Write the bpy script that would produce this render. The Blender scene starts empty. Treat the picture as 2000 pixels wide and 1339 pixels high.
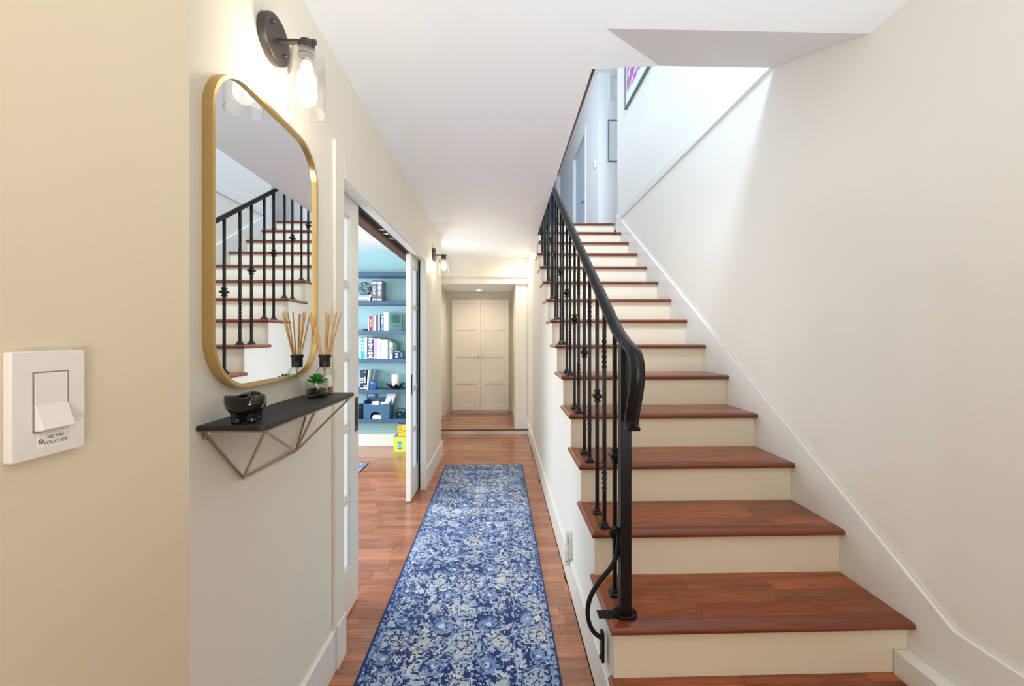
import bpy, bmesh, math, random
import numpy as np
from mathutils import Vector, Matrix
R = math.radians
PI = math.pi
random.seed(7)
S = bpy.context.scene
COL = S.collection

# ---------------------------------------------------------------- camera, world, lights, exposure
cam = bpy.data.cameras.new('camera')
cam.sensor_width = 36.0
cam.lens = 778 / 2000 * 36.0
cam.shift_y = -11.5 / 2000
cam.clip_start = 0.02
camo = bpy.data.objects.new('camera', cam)
COL.objects.link(camo)
camo.location = (0, 0, 1.402)
camo.rotation_euler = (PI / 2, 0, -math.atan(20 / 778))
S.camera = camo

vs = S.view_settings
vs.view_transform = 'Standard'
vs.look = 'None'
vs.gamma = 1
vs.use_curve_mapping = False
vs.exposure = 0.12

w = bpy.data.worlds.new('world')
S.world = w
w.use_nodes = True
w.node_tree.nodes['Background'].inputs[0].default_value = (0.93, 0.96, 1.0, 1)
w.node_tree.nodes['Background'].inputs[1].default_value = 1.0


def area(name, loc, aim, sx, sy, power, color):
    l = bpy.data.lights.new(name, 'AREA')
    l.shape = 'RECTANGLE'
    l.size, l.size_y = sx, sy
    l.energy = power
    l.color = color
    o = bpy.data.objects.new(name, l)
    COL.objects.link(o)
    o.location = loc
    o.rotation_euler = (Vector(aim) - Vector(loc)).to_track_quat('-Z', 'Y').to_euler()
    return o


WARM = (1.0, 0.80, 0.58)
COOL = (0.86, 0.93, 1.0)
area('entry_fill_light', (0.25, -2.3, 1.5), (0.25, 3, 1.3), 1.4, 2.2, 9, (1.0, 0.80, 0.55))  # unseen warm fill added behind the camera
area('entry_overhead_fill', (0.2, -0.9, 2.45), (0.2, -0.9, 0), 0.7, 0.7, 2.5, (1.0, 0.80, 0.54))  # added overhead fill for the entry, without a fixture
area('entry_bounce_fill', (0.75, -1.9, 0.8), (0.4, 0.25, 2.6), 0.8, 0.8, 27, (0.88, 0.95, 1.0)).data.spread = R(75)  # added fill thrown at the ceiling to bounce forward, no real lamp
area('recess_fill', (-0.79, 5.0, 1.2), (-0.35, 4.7, 2.6), 0.12, 0.3, 4, (1.0, 0.97, 0.92)).data.spread = R(120)  # added fill hidden behind the wall end, brightens the far ceiling
area('stairwell_skylight', (0.7, 1.05, 5.05), (1.0, 3.2, 2.0), 1.1, 0.7, 140, (0.66, 0.83, 1.0))
area('upper_hall_fill', (-0.6, 5.6, 4.4), (1.4, 6.2, 3.9), 1.2, 1.2, 26, (0.74, 0.87, 1.0))  # unseen fill added to brighten the upper corridor
area('study_window_light', (-3.85, 3.3, 1.3), (-1.0, 3.6, 0.9), 2.4, 1.5, 105, (0.86, 0.94, 1.0))
area('study_shelf_fill', (-2.6, 0.5, 1.2), (-1.6, 5.2, 0.8), 1.8, 1.5, 55, (0.86, 0.94, 1.0))  # added fill aimed at the study shelves, no window on that side


def downlight_lamp(name, loc, power):
    l = bpy.data.lights.new(name, 'SPOT')
    l.energy = power
    l.color = (1.0, 0.86, 0.68)
    l.spot_size = R(172)
    l.spot_blend = 0.8
    l.shadow_soft_size = 0.04
    o = bpy.data.objects.new(name, l)
    COL.objects.link(o)
    o.location = loc


downlight_lamp('far_downlight_lamp', (-.38, 6.35, 2.17), 20)
downlight_lamp('hall_downlight_lamp', (0.30, 5.45, 2.52), 20)

# ---------------------------------------------------------------- materials
MATS = {}


def lin(c):
    return tuple(((v / 255) / 12.92 if v / 255 <= 0.04045 else ((v / 255 + 0.055) / 1.055) ** 2.4) for v in c)


def new_mat(name):
    m = bpy.data.materials.new(name)
    m.use_nodes = True
    MATS[name] = m
    nt = m.node_tree
    return m, nt, nt.nodes['Principled BSDF']


def mat(name, rgb, rough=0.5, metal=0.0, spec=0.5, vary=0.04, scale=18.0, bump=0.0, coat=0.0, emit=None, alpha=None):
    """principled with a faint noise in value so that no surface is one flat colour"""
    m, nt, p = new_mat(name)
    c = lin(rgb)
    if vary:
        tc = nt.nodes.new('ShaderNodeTexCoord')
        n = nt.nodes.new('ShaderNodeTexNoise')
        n.inputs['Scale'].default_value = scale
        n.inputs['Detail'].default_value = 4
        nt.links.new(tc.outputs['Object'], n.inputs['Vector'])
        mx = nt.nodes.new('ShaderNodeMix')
        mx.data_type = 'RGBA'
        mx.inputs[6].default_value = (*[v * (1 - vary) for v in c], 1)
        mx.inputs[7].default_value = (*[min(1, v * (1 + vary)) for v in c], 1)
        nt.links.new(n.outputs['Fac'], mx.inputs[0])
        nt.links.new(mx.outputs[2], p.inputs['Base Color'])
        if bump:
            b = nt.nodes.new('ShaderNodeBump')
            b.inputs['Strength'].default_value = bump
            b.inputs['Distance'].default_value = 0.002
            nt.links.new(n.outputs['Fac'], b.inputs['Height'])
            nt.links.new(b.outputs[0], p.inputs['Normal'])
    else:
        p.inputs['Base Color'].default_value = (*c, 1)
    p.inputs['Roughness'].default_value = rough
    p.inputs['Metallic'].default_value = metal
    p.inputs['Specular IOR Level'].default_value = spec
    p.inputs['Coat Weight'].default_value = coat
    if emit:
        p.inputs['Emission Color'].default_value = (*lin(emit[0]), 1)
        p.inputs['Emission Strength'].default_value = emit[1]
    return m


def wood_mat(name, dark, light, rough, along='X', tint=False, fine=1.0, spread=0.35, coat=0.0):
    """grained wood; each board gets its own shade from Object Info random, or from the face attribute tint"""
    m, nt, p = new_mat(name)
    N = nt.nodes.new
    tc = N('ShaderNodeTexCoord')
    oi = N('ShaderNodeObjectInfo')
    if tint:
        at = N('ShaderNodeAttribute')
        at.attribute_name = 'tint'
        rnd = at.outputs['Fac']
    else:
        rnd = oi.outputs['Random']
    mp = N('ShaderNodeMapping')
    sc = {'X': (3, 34, 34), 'Y': (34, 3, 34)}[along]
    mp.inputs['Scale'].default_value = [v * fine for v in sc]
    ofs = N('ShaderNodeVectorMath')
    ofs.operation = 'SCALE'
    ofs.inputs[0].default_value = (7.3, 5.1, 3.7)
    nt.links.new(rnd, ofs.inputs['Scale'])
    add = N('ShaderNodeVectorMath')
    nt.links.new(tc.outputs['Object'], add.inputs[0])
    nt.links.new(ofs.outputs[0], add.inputs[1])
    nt.links.new(add.outputs[0], mp.inputs['Vector'])
    n1 = N('ShaderNodeTexNoise')
    n1.inputs['Scale'].default_value = 1.2
    n1.inputs['Detail'].default_value = 7
    n1.inputs['Roughness'].default_value = 0.62
    n1.inputs['Distortion'].default_value = 1.1
    nt.links.new(mp.outputs[0], n1.inputs['Vector'])
    rp = N('ShaderNodeValToRGB')
    rp.color_ramp.elements[0].position = 0.28
    rp.color_ramp.elements[1].position = 0.72
    rp.color_ramp.elements[0].color = (*lin(dark), 1)
    rp.color_ramp.elements[1].color = (*lin(light), 1)
    nt.links.new(n1.outputs['Fac'], rp.inputs[0])
    hs = N('ShaderNodeHueSaturation')
    mr = N('ShaderNodeMapRange')
    mr.inputs['To Min'].default_value = 1 - spread
    mr.inputs['To Max'].default_value = 1 + spread
    nt.links.new(rnd, mr.inputs['Value'])
    nt.links.new(mr.outputs[0], hs.inputs['Value'])
    nt.links.new(rp.outputs[0], hs.inputs['Color'])
    nt.links.new(hs.outputs[0], p.inputs['Base Color'])
    p.inputs['Roughness'].default_value = rough
    p.inputs['Coat Weight'].default_value = coat
    p.inputs['Coat Roughness'].default_value = 0.12
    b = N('ShaderNodeBump')
    b.inputs['Strength'].default_value = 0.08
    b.inputs['Distance'].default_value = 0.001
    nt.links.new(n1.outputs['Fac'], b.inputs['Height'])
    nt.links.new(b.outputs[0], p.inputs['Normal'])
    return m


def glass_mat(name, tint=(1, 1, 1), rough=0.02, edge=0.35, base=0.06):
    """thin clear glass: transparent, with a mirror-like share that grows towards the edges"""
    m, nt, p = new_mat(name)
    nt.nodes.remove(p)
    N = nt.nodes.new
    t = N('ShaderNodeBsdfTransparent')
    t.inputs[0].default_value = (*tint, 1)
    g = N('ShaderNodeBsdfGlossy')
    g.inputs['Roughness'].default_value = rough
    lw = N('ShaderNodeLayerWeight')
    lw.inputs[0].default_value = edge
    mr = N('ShaderNodeMapRange')
    mr.inputs['To Min'].default_value = base
    mr.inputs['To Max'].default_value = 0.75
    nt.links.new(lw.outputs['Facing'], mr.inputs['Value'])
    pw = N('ShaderNodeMath')
    pw.operation = 'POWER'
    pw.inputs[1].default_value = 1.7
    nt.links.new(mr.outputs[0], pw.inputs[0])
    mx = N('ShaderNodeMixShader')
    nt.links.new(pw.outputs[0], mx.inputs[0])
    nt.links.new(t.outputs[0], mx.inputs[1])
    nt.links.new(g.outputs[0], mx.inputs[2])
    nt.links.new(mx.outputs[0], nt.nodes['Material Output'].inputs[0])
    return m


CREAM = mat('cream_wall_paint', (240, 234, 219), 0.55, vary=0.015, scale=5, bump=0.03)
CREAMDIM = mat('cream_wall_dimmed', (220, 204, 174), 0.55, vary=0.015, scale=5, bump=0.03)  # the wall cream again, with the near wall's dimmer light put into the colour
RIGHTW = mat('pale_cream_wall_paint', (240, 235, 226), 0.55, vary=0.012, scale=5, bump=0.03)
WHITEW = mat('white_wall_paint', (240, 240, 238), 0.55, vary=0.01, scale=5)
CEIL = mat('ceiling_paint', (245, 248, 251), 0.8, vary=0.01, scale=4)
TRIMM = mat('white_trim_paint', (240, 238, 232), 0.35, vary=0.01, scale=8)
RISERM = mat('riser_paint', (241, 230, 208), 0.42, vary=0.02, scale=7)
TEAL = mat('teal_wall_paint', (160, 199, 205), 0.6, vary=0.02, scale=4)
BLUEP = mat('blue_panel_paint', (96, 158, 214), 0.5, vary=0.02, scale=4)
BLACKM = mat('black_wrought_iron', (18, 18, 20), 0.38, metal=0.3, vary=0.25, scale=90, bump=0.1)
BRONZE = mat('bronze_metal', (88, 84, 82), 0.42, metal=0.85, vary=0.08, scale=60)
GOLD = mat('brushed_gold', (208, 176, 118), 0.33, metal=0.9, vary=0.08, scale=40)
CHAMP = mat('champagne_wire', (176, 156, 128), 0.3, metal=0.9, vary=0.06, scale=40)
CHROME = mat('chrome', (210, 210, 210), 0.15, metal=1.0, vary=0.02)
MIRROR = mat('mirror_silver', (236, 240, 242), 0.0, metal=1.0, vary=0)
BLACKC = mat('black_ceramic', (12, 12, 13), 0.12, vary=0.1, scale=30, coat=0.6)
BLACKP = mat('black_plastic', (20, 20, 22), 0.4, vary=0.1, scale=40)
SWITCHM = mat('switch_plastic', (232, 222, 214), 0.35, vary=0.01)
LABELM = mat('label_paper', (236, 232, 226), 0.6, vary=0.02)
INK = mat('printed_ink', (70, 68, 66), 0.7, vary=0.05)
PRINTW = mat('white_print', (235, 240, 245), 0.6, vary=0.02)
PRINTG = mat('gold_print', (214, 190, 150), 0.6, vary=0.02)
PAPER = mat('white_paper', (238, 238, 234), 0.7, vary=0.03, scale=50)
DARKGAP = mat('dark_recess', (30, 26, 24), 0.8, vary=0.1)
TRACKW = mat('brown_track_wood', (104, 66, 44), 0.5, vary=0.2, scale=30)
REEDM = wood_mat('rattan_reed', (196, 140, 70), (236, 194, 124), 0.6, 'X', spread=0.15)
FLOORP = wood_mat('floor_plank', (150, 88, 58), (198, 136, 102), 0.2, 'X', spread=0.22, coat=0.3)
FLOORS = wood_mat('floor_plank_far', (150, 88, 58), (198, 136, 102), 0.2, 'X', tint=True, spread=0.22, coat=0.3)
TREADM = wood_mat('tread_wood', (108, 44, 18), (182, 96, 52), 0.3, 'X', spread=0.3, coat=0.3)
NOSEM = wood_mat('tread_nosing_wood', (104, 44, 22), (140, 66, 36), 0.28, 'X', spread=0.08, coat=0.3)
RETM = wood_mat('tread_return_wood', (120, 62, 36), (156, 90, 56), 0.28, 'Y', spread=0.08, coat=0.3)
EDGEW = wood_mat('upper_floor_edge_wood', (92, 56, 38), (130, 86, 60), 0.5, 'Y', spread=0.05)
SHELFB = wood_mat('black_stained_wood', (22, 22, 24), (44, 44, 48), 0.5, 'Y', spread=0.05)
STUDYSHELF = wood_mat('blue_grey_stained_wood', (44, 74, 104), (70, 104, 134), 0.4, 'X', spread=0.06)
GLASS = glass_mat('clear_glass', edge=0.5, base=0.07)
GLASS2 = glass_mat('thick_clear_glass', (0.95, 0.98, 0.96), 0.03, 0.45, 0.10)
BULBM = mat('glowing_bulb', (255, 235, 205), 0.3, vary=0, emit=((255, 236, 208), 40))
DOWNM = mat('glowing_diffuser', (255, 240, 220), 0.3, vary=0, emit=((255, 226, 186), 14))


def frosted():
    m, nt, p = new_mat('frosted_pane')
    N = nt.nodes.new
    tr = N('ShaderNodeBsdfTranslucent')
    tr.inputs[0].default_value = (0.93, 0.97, 1, 1)
    p.inputs['Base Color'].default_value = (0.9, 0.95, 1, 1)
    p.inputs['Roughness'].default_value = 0.12
    mx = N('ShaderNodeMixShader')
    mx.inputs[0].default_value = 0.5
    nt.links.new(p.outputs[0], mx.inputs[1])
    nt.links.new(tr.outputs[0], mx.inputs[2])
    nt.links.new(mx.outputs[0], nt.nodes['Material Output'].inputs[0])
    return m


FROST = frosted()


# ---------------------------------------------------------------- mesh helpers
class MB:
    """collects shapes in world coordinates, then links them as ONE mesh object"""

    def __init__(s):
        s.v, s.f = [], []

    def add(s, v, f):
        o = len(s.v)
        s.v += [tuple(p) for p in v]
        s.f += [tuple(i + o for i in q) for q in f]
        return s

    def box(s, x0, x1, y0, y1, z0, z1):
        x0, x1 = sorted((x0, x1)); y0, y1 = sorted((y0, y1)); z0, z1 = sorted((z0, z1))
        v = [(x0, y0, z0), (x1, y0, z0), (x1, y1, z0), (x0, y1, z0), (x0, y0, z1), (x1, y0, z1), (x1, y1, z1), (x0, y1, z1)]
        return s.add(v, [(0, 3, 2, 1), (4, 5, 6, 7), (0, 1, 5, 4), (1, 2, 6, 5), (2, 3, 7, 6), (3, 0, 4, 7)])

    def prism(s, poly, axis, lo, hi):
        """poly: 2D points; axis 'X' -> (y,z), 'Y' -> (x,z), 'Z' -> (x,y)"""
        n = len(poly)
        def P(a, b, t):
            return {'X': (t, a, b), 'Y': (a, t, b), 'Z': (a, b, t)}[axis]
        v = [P(a, b, lo) for a, b in poly] + [P(a, b, hi) for a, b in poly]
        area2 = sum(poly[i][0] * poly[(i + 1) % n][1] - poly[(i + 1) % n][0] * poly[i][1] for i in range(n))
        flip = (area2 < 0) != (axis == 'Y')
        f = [tuple(range(n))[::-1], tuple(range(n, 2 * n))] + [(i, (i + 1) % n, n + (i + 1) % n, n + i) for i in range(n)]
        if flip:
            f = [q[::-1] for q in f]
        return s.add(v, f)

    def lathe(s, prof, c=(0, 0, 0), n=24, rot=0.0, axis='Z', closed=False):
        """prof: (radius, height) from bottom to top"""
        o = []
        for r, h in prof:
            for k in range(n):
                a = rot + 2 * PI * k / n
                p = (r * math.cos(a), r * math.sin(a), h)
                if axis == 'X':
                    p = (p[2], p[0], p[1])
                elif axis == 'Y':
                    p = (p[0], -p[2], p[1]) if False else (p[1], p[2], p[0])
                o.append((p[0] + c[0], p[1] + c[1], p[2] + c[2]))
        f = []
        m = len(prof)
        for j in range(m - 1):
            for k in range(n):
                a, b = j * n + k, j * n + (k + 1) % n
                f.append((a, b, b + n, a + n))
        if closed:
            for k in range(n):
                a, b = (m - 1) * n + k, (m - 1) * n + (k + 1) % n
                f.append((a, b, (k + 1) % n, k))
        else:
            f.append(tuple(range(n))[::-1])
            f.append(tuple(range((m - 1) * n, m * n)))
        return s.add(o, f)

    def tube(s, pts, r, n=8, cyclic=False):
        pts = [Vector(p) for p in pts]
        m = len(pts)
        rs = r if isinstance(r, (list, tuple)) else [r] * m
        up = None
        rings = []
        for i, p in enumerate(pts):
            a = pts[(i - 1) % m] if (i > 0 or cyclic) else p
            b = pts[(i + 1) % m] if (i < m - 1 or cyclic) else p
            t = (b - a).normalized()
            if up is None:
                up = Vector((0, 0, 1)) if abs(t.z) < 0.9 else Vector((1, 0, 0))
            x = t.cross(up)
            if x.length < 1e-5:
                x = t.cross(Vector((0, 1, 0)))
            x.normalize()
            y = x.cross(t).normalized()
            up = y
            rings.append([p + (x * math.cos(2 * PI * k / n) + y * math.sin(2 * PI * k / n)) * rs[i] for k in range(n)])
        v = [q for rg in rings for q in rg]
        f = []
        for i in range(m if cyclic else m - 1):
            for k in range(n):
                a, b = i * n + k, i * n + (k + 1) % n
                c, d = ((i + 1) % m) * n + (k + 1) % n, ((i + 1) % m) * n + k
                f.append((a, d, c, b))
        if not cyclic:
            f.append(tuple(range(n)))
            f.append(tuple(range((m - 1) * n, m * n))[::-1])
        return s.add(v, f)

    def build(s, name, m, parent=None, bevel=0.0, smooth=None, seg=2, kind=None, label=None):
        me = bpy.data.meshes.new(name)
        off = Vector((0, 0, 0))
        q = parent
        while q is not None:
            off += q.location
            q = q.parent
        me.from_pydata([(p[0] - off.x, p[1] - off.y, p[2] - off.z) for p in s.v], [], s.f)
        bm = bmesh.new()
        bm.from_mesh(me)
        bmesh.ops.recalc_face_normals(bm, faces=bm.faces)
        bm.to_mesh(me)
        bm.free()
        if smooth is not None:
            me.polygons.foreach_set('use_smooth', [True] * len(me.polygons))
            me.set_sharp_from_angle(angle=R(smooth))
        me.materials.append(m)
        o = bpy.data.objects.new(name, me)
        COL.objects.link(o)
        if parent:
            o.parent = parent
        if bevel:
            b = o.modifiers.new('bevel', 'BEVEL')
            b.width = bevel
            b.segments = seg
            b.limit_method = 'ANGLE'
            b.angle_limit = R(40)
        if kind:
            o['kind'] = kind
        if label:
            o['label'] = label
        return o


def thing(name, label, cat, loc=(0, 0, 0), group=None):
    o = bpy.data.objects.new(name, None)
    o.empty_display_size = 0.05
    COL.objects.link(o)
    o.location = loc
    o['label'] = label
    o['category'] = cat
    if group:
        o['group'] = group
    return o


def tag(o, label, cat, group=None):
    o['label'] = label
    o['category'] = cat
    if group:
        o['group'] = group
    return o


def struct(name, mb, m, label=None, parent=None, bevel=0.0):
    o = mb.build(name, m, parent, bevel)
    if parent is None:
        o['kind'] = 'structure'
        if label:
            o['label'] = label
    return o


def dup(root, loc, label=None):
    r = root.copy(); COL.objects.link(r); r.location = loc
    if label:
        r['label'] = label
    for ch in list(root.children):
        c = ch.copy(); COL.objects.link(c); c.parent = r
        for g in ch.children:
            d = g.copy(); COL.objects.link(d); d.parent = c
    return r


def text(name, body, size, origin, ax, ay, m, parent, sx=1.0):
    """flat lettering centred on origin; ax, ay are the reading direction and the up direction of the letters"""
    cu = bpy.data.curves.new(name, 'FONT')
    cu.body = body
    cu.size = size
    cu.align_x = 'CENTER'
    cu.align_y = 'CENTER'
    cu.resolution_u = 3
    t = bpy.data.objects.new(name + '_curve', cu)
    COL.objects.link(t)
    dg = bpy.context.evaluated_depsgraph_get()
    me = bpy.data.meshes.new_from_object(t.evaluated_get(dg))
    bpy.data.objects.remove(t)
    bpy.data.curves.remove(cu)
    ax, ay = Vector(ax), Vector(ay)
    az = ax.cross(ay)
    off = Vector((0, 0, 0))
    q = parent
    while q is not None:
        off += q.location
        q = q.parent
    M = Matrix.Translation(Vector(origin) - off) @ Matrix((ax * sx, ay, az)).transposed().to_4x4()
    me.transform(M)
    me.materials.clear()
    me.materials.append(m)
    me.name = name
    o = bpy.data.objects.new(name, me)
    COL.objects.link(o)
    o.parent = parent
    return o


def catmull(P, n=8):
    P = [Vector(p) for p in P]
    P = [P[0] * 2 - P[1]] + P + [P[-1] * 2 - P[-2]]
    out = []
    for i in range(1, len(P) - 2):
        a, b, c, d = P[i - 1:i + 3]
        for k in range(n):
            t = k / n
            out.append(0.5 * ((2 * b) + (c - a) * t + (2 * a - 5 * b + 4 * c - d) * t * t + (3 * b - a - 3 * c + d) * t ** 3))
    out.append(P[-2])
    return out


def rrect(a0, a1, b0, b1, r, n=12):
    pts = []
    for ca, cb, s in ((a1 - r, b1 - r, 0), (a0 + r, b1 - r, 1), (a0 + r, b0 + r, 2), (a1 - r, b0 + r, 3)):
        for k in range(n + 1):
            a = PI / 2 * (s + k / n)
            pts.append((ca + r * math.cos(a), cb + r * math.sin(a)))
    return pts


# ---------------------------------------------------------------- the setting
XL = -0.712           # hall side of the left wall
XR = 1.457            # stair wall on the right
XS = 0.390            # hall side of the stair's side wall
UF = 2.86             # upper floor level


def CZ(y):
    return 2.625 - 0.013 * y


# walls on the left, with a pocket between two leaves for the sliding doors
struct('wall_entry', MB().box(-0.87, -0.52, -2.4, 0.677, 0, 2.64), CREAMDIM, 'cream wall in the foreground that carries the light switch')
mb = MB()
DY0, DY1, DZ = 1.788, 3.685, 2.118
for x0, x1, lo in ((-0.765, XL, 0), (-0.87, -0.817, 1)):
    mb.box(x0, x1, 0.675, DY0, 0, 2.62).box(x0, x1, DY1, 4.72, 0, 2.62).box(x0, x1, DY0, DY1, DZ, 2.62)
mb.box(-0.87, XL, 4.72, 4.725, 0, 2.58)
struct('wall_left', mb, CREAM, 'cream hall wall with mirror, lamps and the sliding door opening')
# flush casing board round the opening, inner jamb strips, slot and track
mb = MB().box(XL, -0.698, 1.693, DY0, 0, 2.235).box(XL, -0.698, DY0, DY1, DZ, 2.235)
struct('trim_1', mb, CREAM, 'flat cream casing round the sliding door opening', bevel=0.003)
mb = MB().box(-0.765, -0.697, DY1, DY1 + 0.03, 0, DZ).box(-0.87, -0.817, DY1, DY1 + 0.03, 0, DZ)
mb.box(-0.765, -0.694, DY0, DY1, DZ - 0.012, DZ).box(-0.738, -0.700, DY0, DY1, DZ - 0.022, DZ - 0.012)
mb.box(-0.748, -0.694, DY1 - 0.012, DY1, 0, DZ - 0.012)
struct('trim_2', mb, TRIMM, 'white jamb of the sliding door opening', bevel=0.002)
struct('trim_3', MB().box(-0.698, -0.688, 1.695, 1.786, 0, 0.186), TRIMM, 'white plinth block at the foot of the door casing', bevel=0.003)
mb = MB().box(-0.88, -0.815, DY0, DY1, DZ - 0.03, DZ)
struct('trim_4', mb, TRACKW, 'brown wooden edge of the sliding door track')
tr = thing('door_track', 'black sliding door track with steel clips above the doorway', 'track', (-0.79, 2.7, DZ))
MB().box(-0.812, -0.770, DY0 + .01, DY1 - .01, DZ - 0.004, DZ + 0.03).build('rail', BLACKP, tr)
for yy in (2.62, 2.86, 2.72):
    MB().box(-0.812, -0.772, yy, yy + 0.03, DZ - 0.014, DZ - 0.004).build('clip', CHROME, tr, 0.002)

# baseboards of the hall
BBH = 0.172
def bb_poly(sx, x):  # profile in (x,z)
    return [(x, 0), (x + sx * 0.014, 0), (x + sx * 0.014, BBH - 0.006), (x + sx * 0.008, BBH), (x, BBH)]
mb = MB().prism(bb_poly(1, XL), 'Y', 0.677, 1.693)
struct('baseboard_left', mb, TRIMM, 'white baseboard below the mirror wall')
mb = MB().prism(bb_poly(1, XL), 'Y', DY1 + 0.03, 4.765)
struct('baseboard_left.001', mb, TRIMM, 'white baseboard beyond the sliding doors')
mb = MB().prism(bb_poly(-1, XS), 'Y', 1.10, 5.70)
struct('baseboard_right', mb, TRIMM, 'white baseboard along the foot of the stair')
struct('baseboard_entry', MB().prism(bb_poly(1, -0.52), 'Y', -2.3, 0.675), TRIMM, 'white baseboard of the foreground wall')

# right wall
struct('wall_right', MB().box(XR, XR + 0.14, -2.4, 5.01, 0, UF).box(XR + 0.006, XR + 0.14, -2.4, 5.01, UF, 5.4), RIGHTW, 'pale wall rising beside the staircase')
struct('trim_5', MB().box(XR - 0.012, XR + 0.02, -2.4, 5.0, UF - 0.008, UF + 0.075), TRIMM, 'horizontal white band on the stair wall at the upper floor', bevel=0.003)
# entry room behind the camera: side wall, back wall with a big window opening
struct('wall_back', MB().box(-0.87, 1.6, -2.54, -2.4, 0, 0.4).box(-0.87, 1.6, -2.54, -2.4, 2.5, 2.64).box(-0.87, -0.5, -2.54, -2.4, .4, 2.5).box(1.0, 1.6, -2.54, -2.4, .4, 2.5), CREAM, 'entry wall behind the camera')

# ceiling slab with a sloped head where the stair passes through it
A, B = (0.405, 1.543, CZ(1.543)), (XR + .1, 1.543, CZ(1.543))
Cc, D = (0.84, 2.10, UF - .015), (XR + .1, 2.10, UF - .015)
E1 = (0.405, 1.775, CZ(1.775))
mb = MB()
y0 = -2.4
v = [(-0.87, y0, CZ(y0)), (0.405, y0, CZ(y0)), (B[0], y0, CZ(y0)), B, A, E1, (0.405, 5.76, CZ(5.76)), (-0.87, 5.76, CZ(5.76)),
     (-0.87, 1.543, CZ(1.543)), (-0.87, 1.775, CZ(1.775)),
     Cc, D, (0.405, 1.775, UF - .02), (0.405, 5.76, UF - .02), (-0.87, 5.76, UF - .02), (-0.87, y0, UF - .02), (B[0], y0, UF - .02)]
f = [(0, 1, 4, 8), (1, 2, 3, 4), (8, 4, 5, 9), (9, 5, 6, 7), (3, 11, 10, 4), (4, 10, 5), (5, 10, 12), (5, 12, 13, 6),
     (6, 13, 14, 7), (15, 16, 11, 10, 12, 13, 14), (0, 15, 14, 7, 9, 8), (0, 15, 16, 2, 1), (2, 16, 11, 3)]
struct('ceiling', mb.add(v, [q[::-1] for q in f]), CEIL, 'white hall ceiling with a sloped head over the stair opening')
ed = MB().prism([(0.38, UF - .02), (0.498, UF - .02), (0.505, UF - .013), (0.505, UF - .004), (0.498, UF + .004), (0.38, UF + .004)], 'Y', 1.778, 3.5)
struct('trim_6', ed, EDGEW, 'brown wooden edge of the upper floor above the stair')

# side wall of the stair towards the hall, stepped under the treads
X0T, XRT, Y0T, RUN, RISE, ZB = 0.3723, 1.441, 1.3486, 0.2852, 0.189, 0.3774
TH = 0.026
NT = 15               # treads 0..14


def TY(n):            # front of nosing n
    return Y0T + RUN * (n - 1)


def TZ(n):            # top of tread n
    return ZB + TH + RISE * (n - 1)


poly = [(TY(0) + 0.045, 0)]
for n in range(0, 12):
    poly += [(TY(n) + 0.045, TZ(n) - TH), (TY(n + 1) + 0.045, TZ(n) - TH)]
poly += [(TY(12) + 0.045, CZ(5)), (5.9, CZ(5.7)), (5.9, 0)]
struct('wall_stair', MB().prism(poly, 'X', XS, XS + 0.09), RIGHTW, 'pale side wall under the stair')
# skirt along the right wall
sk = [(TY(0) - 1.2, 0), (TY(0) - 1.2, 0.463), (1.236, 0.463)]
ytop = 4.985
sk += [(ytop, 0.463 + (ytop - 1.236) * RISE / RUN), (ytop, 0.0)]
struct('trim_7', MB().prism(sk, 'X', XR - 0.015, XR), TRIMM, 'white skirt board climbing along the right wall', bevel=0.004)
struct('baseboard_stair', MB().box(1.387, XR - 0.015, 0.2, TY(1) + 0.028, 0, 0.296), TRIMM, 'white boxed ledge beside the lowest step', bevel=0.003)

# floors
FL = struct('floor', MB().box(-4.1, XR, -2.5, 5.76, -0.06, -0.006), DARKGAP, 'hall floor of reddish brown laminate boards')
plank_lib = {}


def plank_mesh(l, w):
    k = (round(l, 2), w)
    if k not in plank_lib:
        mb = MB()
        e = 0.0009
        x, y = l / 2 - 0.0004, w / 2 - 0.0004
        v = [(-x, -y, -.006), (x, -y, -.006), (x, y, -.006), (-x, y, -.006), (-x, -y, -e), (x, -y, -e), (x, y, -e), (-x, y, -e),
             (-x + e, -y + e, 0), (x - e, -y + e, 0), (x - e, y - e, 0), (-x + e, y - e, 0)]
        f = [(0, 3, 2, 1), (8, 9, 10, 11)]
        for a, b in ((0, 4), (4, 8)):
            f += [(a + i, a + (i + 1) % 4, b + (i + 1) % 4, b + i) for i in range(4)]
        me = bpy.data.meshes.new('plank')
        me.from_pydata(v, [], f)
        me.materials.append(FLOORP)
        plank_lib[k] = me
    return plank_lib[k]


PW = 0.066
rg = random.Random(3)
stuff_v, stuff_f, stuff_t = [], [], []
row = 0
y = -0.9
npl = 0
while y < 5.75:
    near = 1.42 <= y < 3.55
    x = -4.05 + rg.uniform(-0.4, 0)
    xe = 0.372 if y > 1.1 else 1.34
    while x < xe:
        l = rg.choice((0.30, 0.36, 0.42, 0.48, 0.54))
        x1 = min(x + l, xe)
        if x1 - x > 0.02:
            inpocket = False
            if near and x1 > -1.75 and npl < 298 and (y > 1.72 or x1 > -0.7):
                o = bpy.data.objects.new('plank', plank_mesh(x1 - x, PW))
                COL.objects.link(o)
                o.parent = FL
                o.location = ((x + x1) / 2, y + PW / 2, 0)
                npl += 1
            else:
                o = len(stuff_v)
                g = 0.0004
                a, b, c, d = x + g, x1 - g, y + g, min(y + PW, 5.755) - g
                stuff_v += [(a, c, 0), (b, c, 0), (b, d, 0), (a, d, 0), (a, c, -.006), (b, c, -.006), (b, d, -.006), (a, d, -.006)]
                stuff_f += [(o, o + 1, o + 2, o + 3), (o + 4, o + 5, o + 1, o), (o + 5, o + 6, o + 2, o + 1), (o + 6, o + 7, o + 3, o + 2), (o + 7, o + 4, o, o + 3)]
                stuff_t += [rg.random()] * 5
        x = x1
    y += PW
    row += 1


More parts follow.
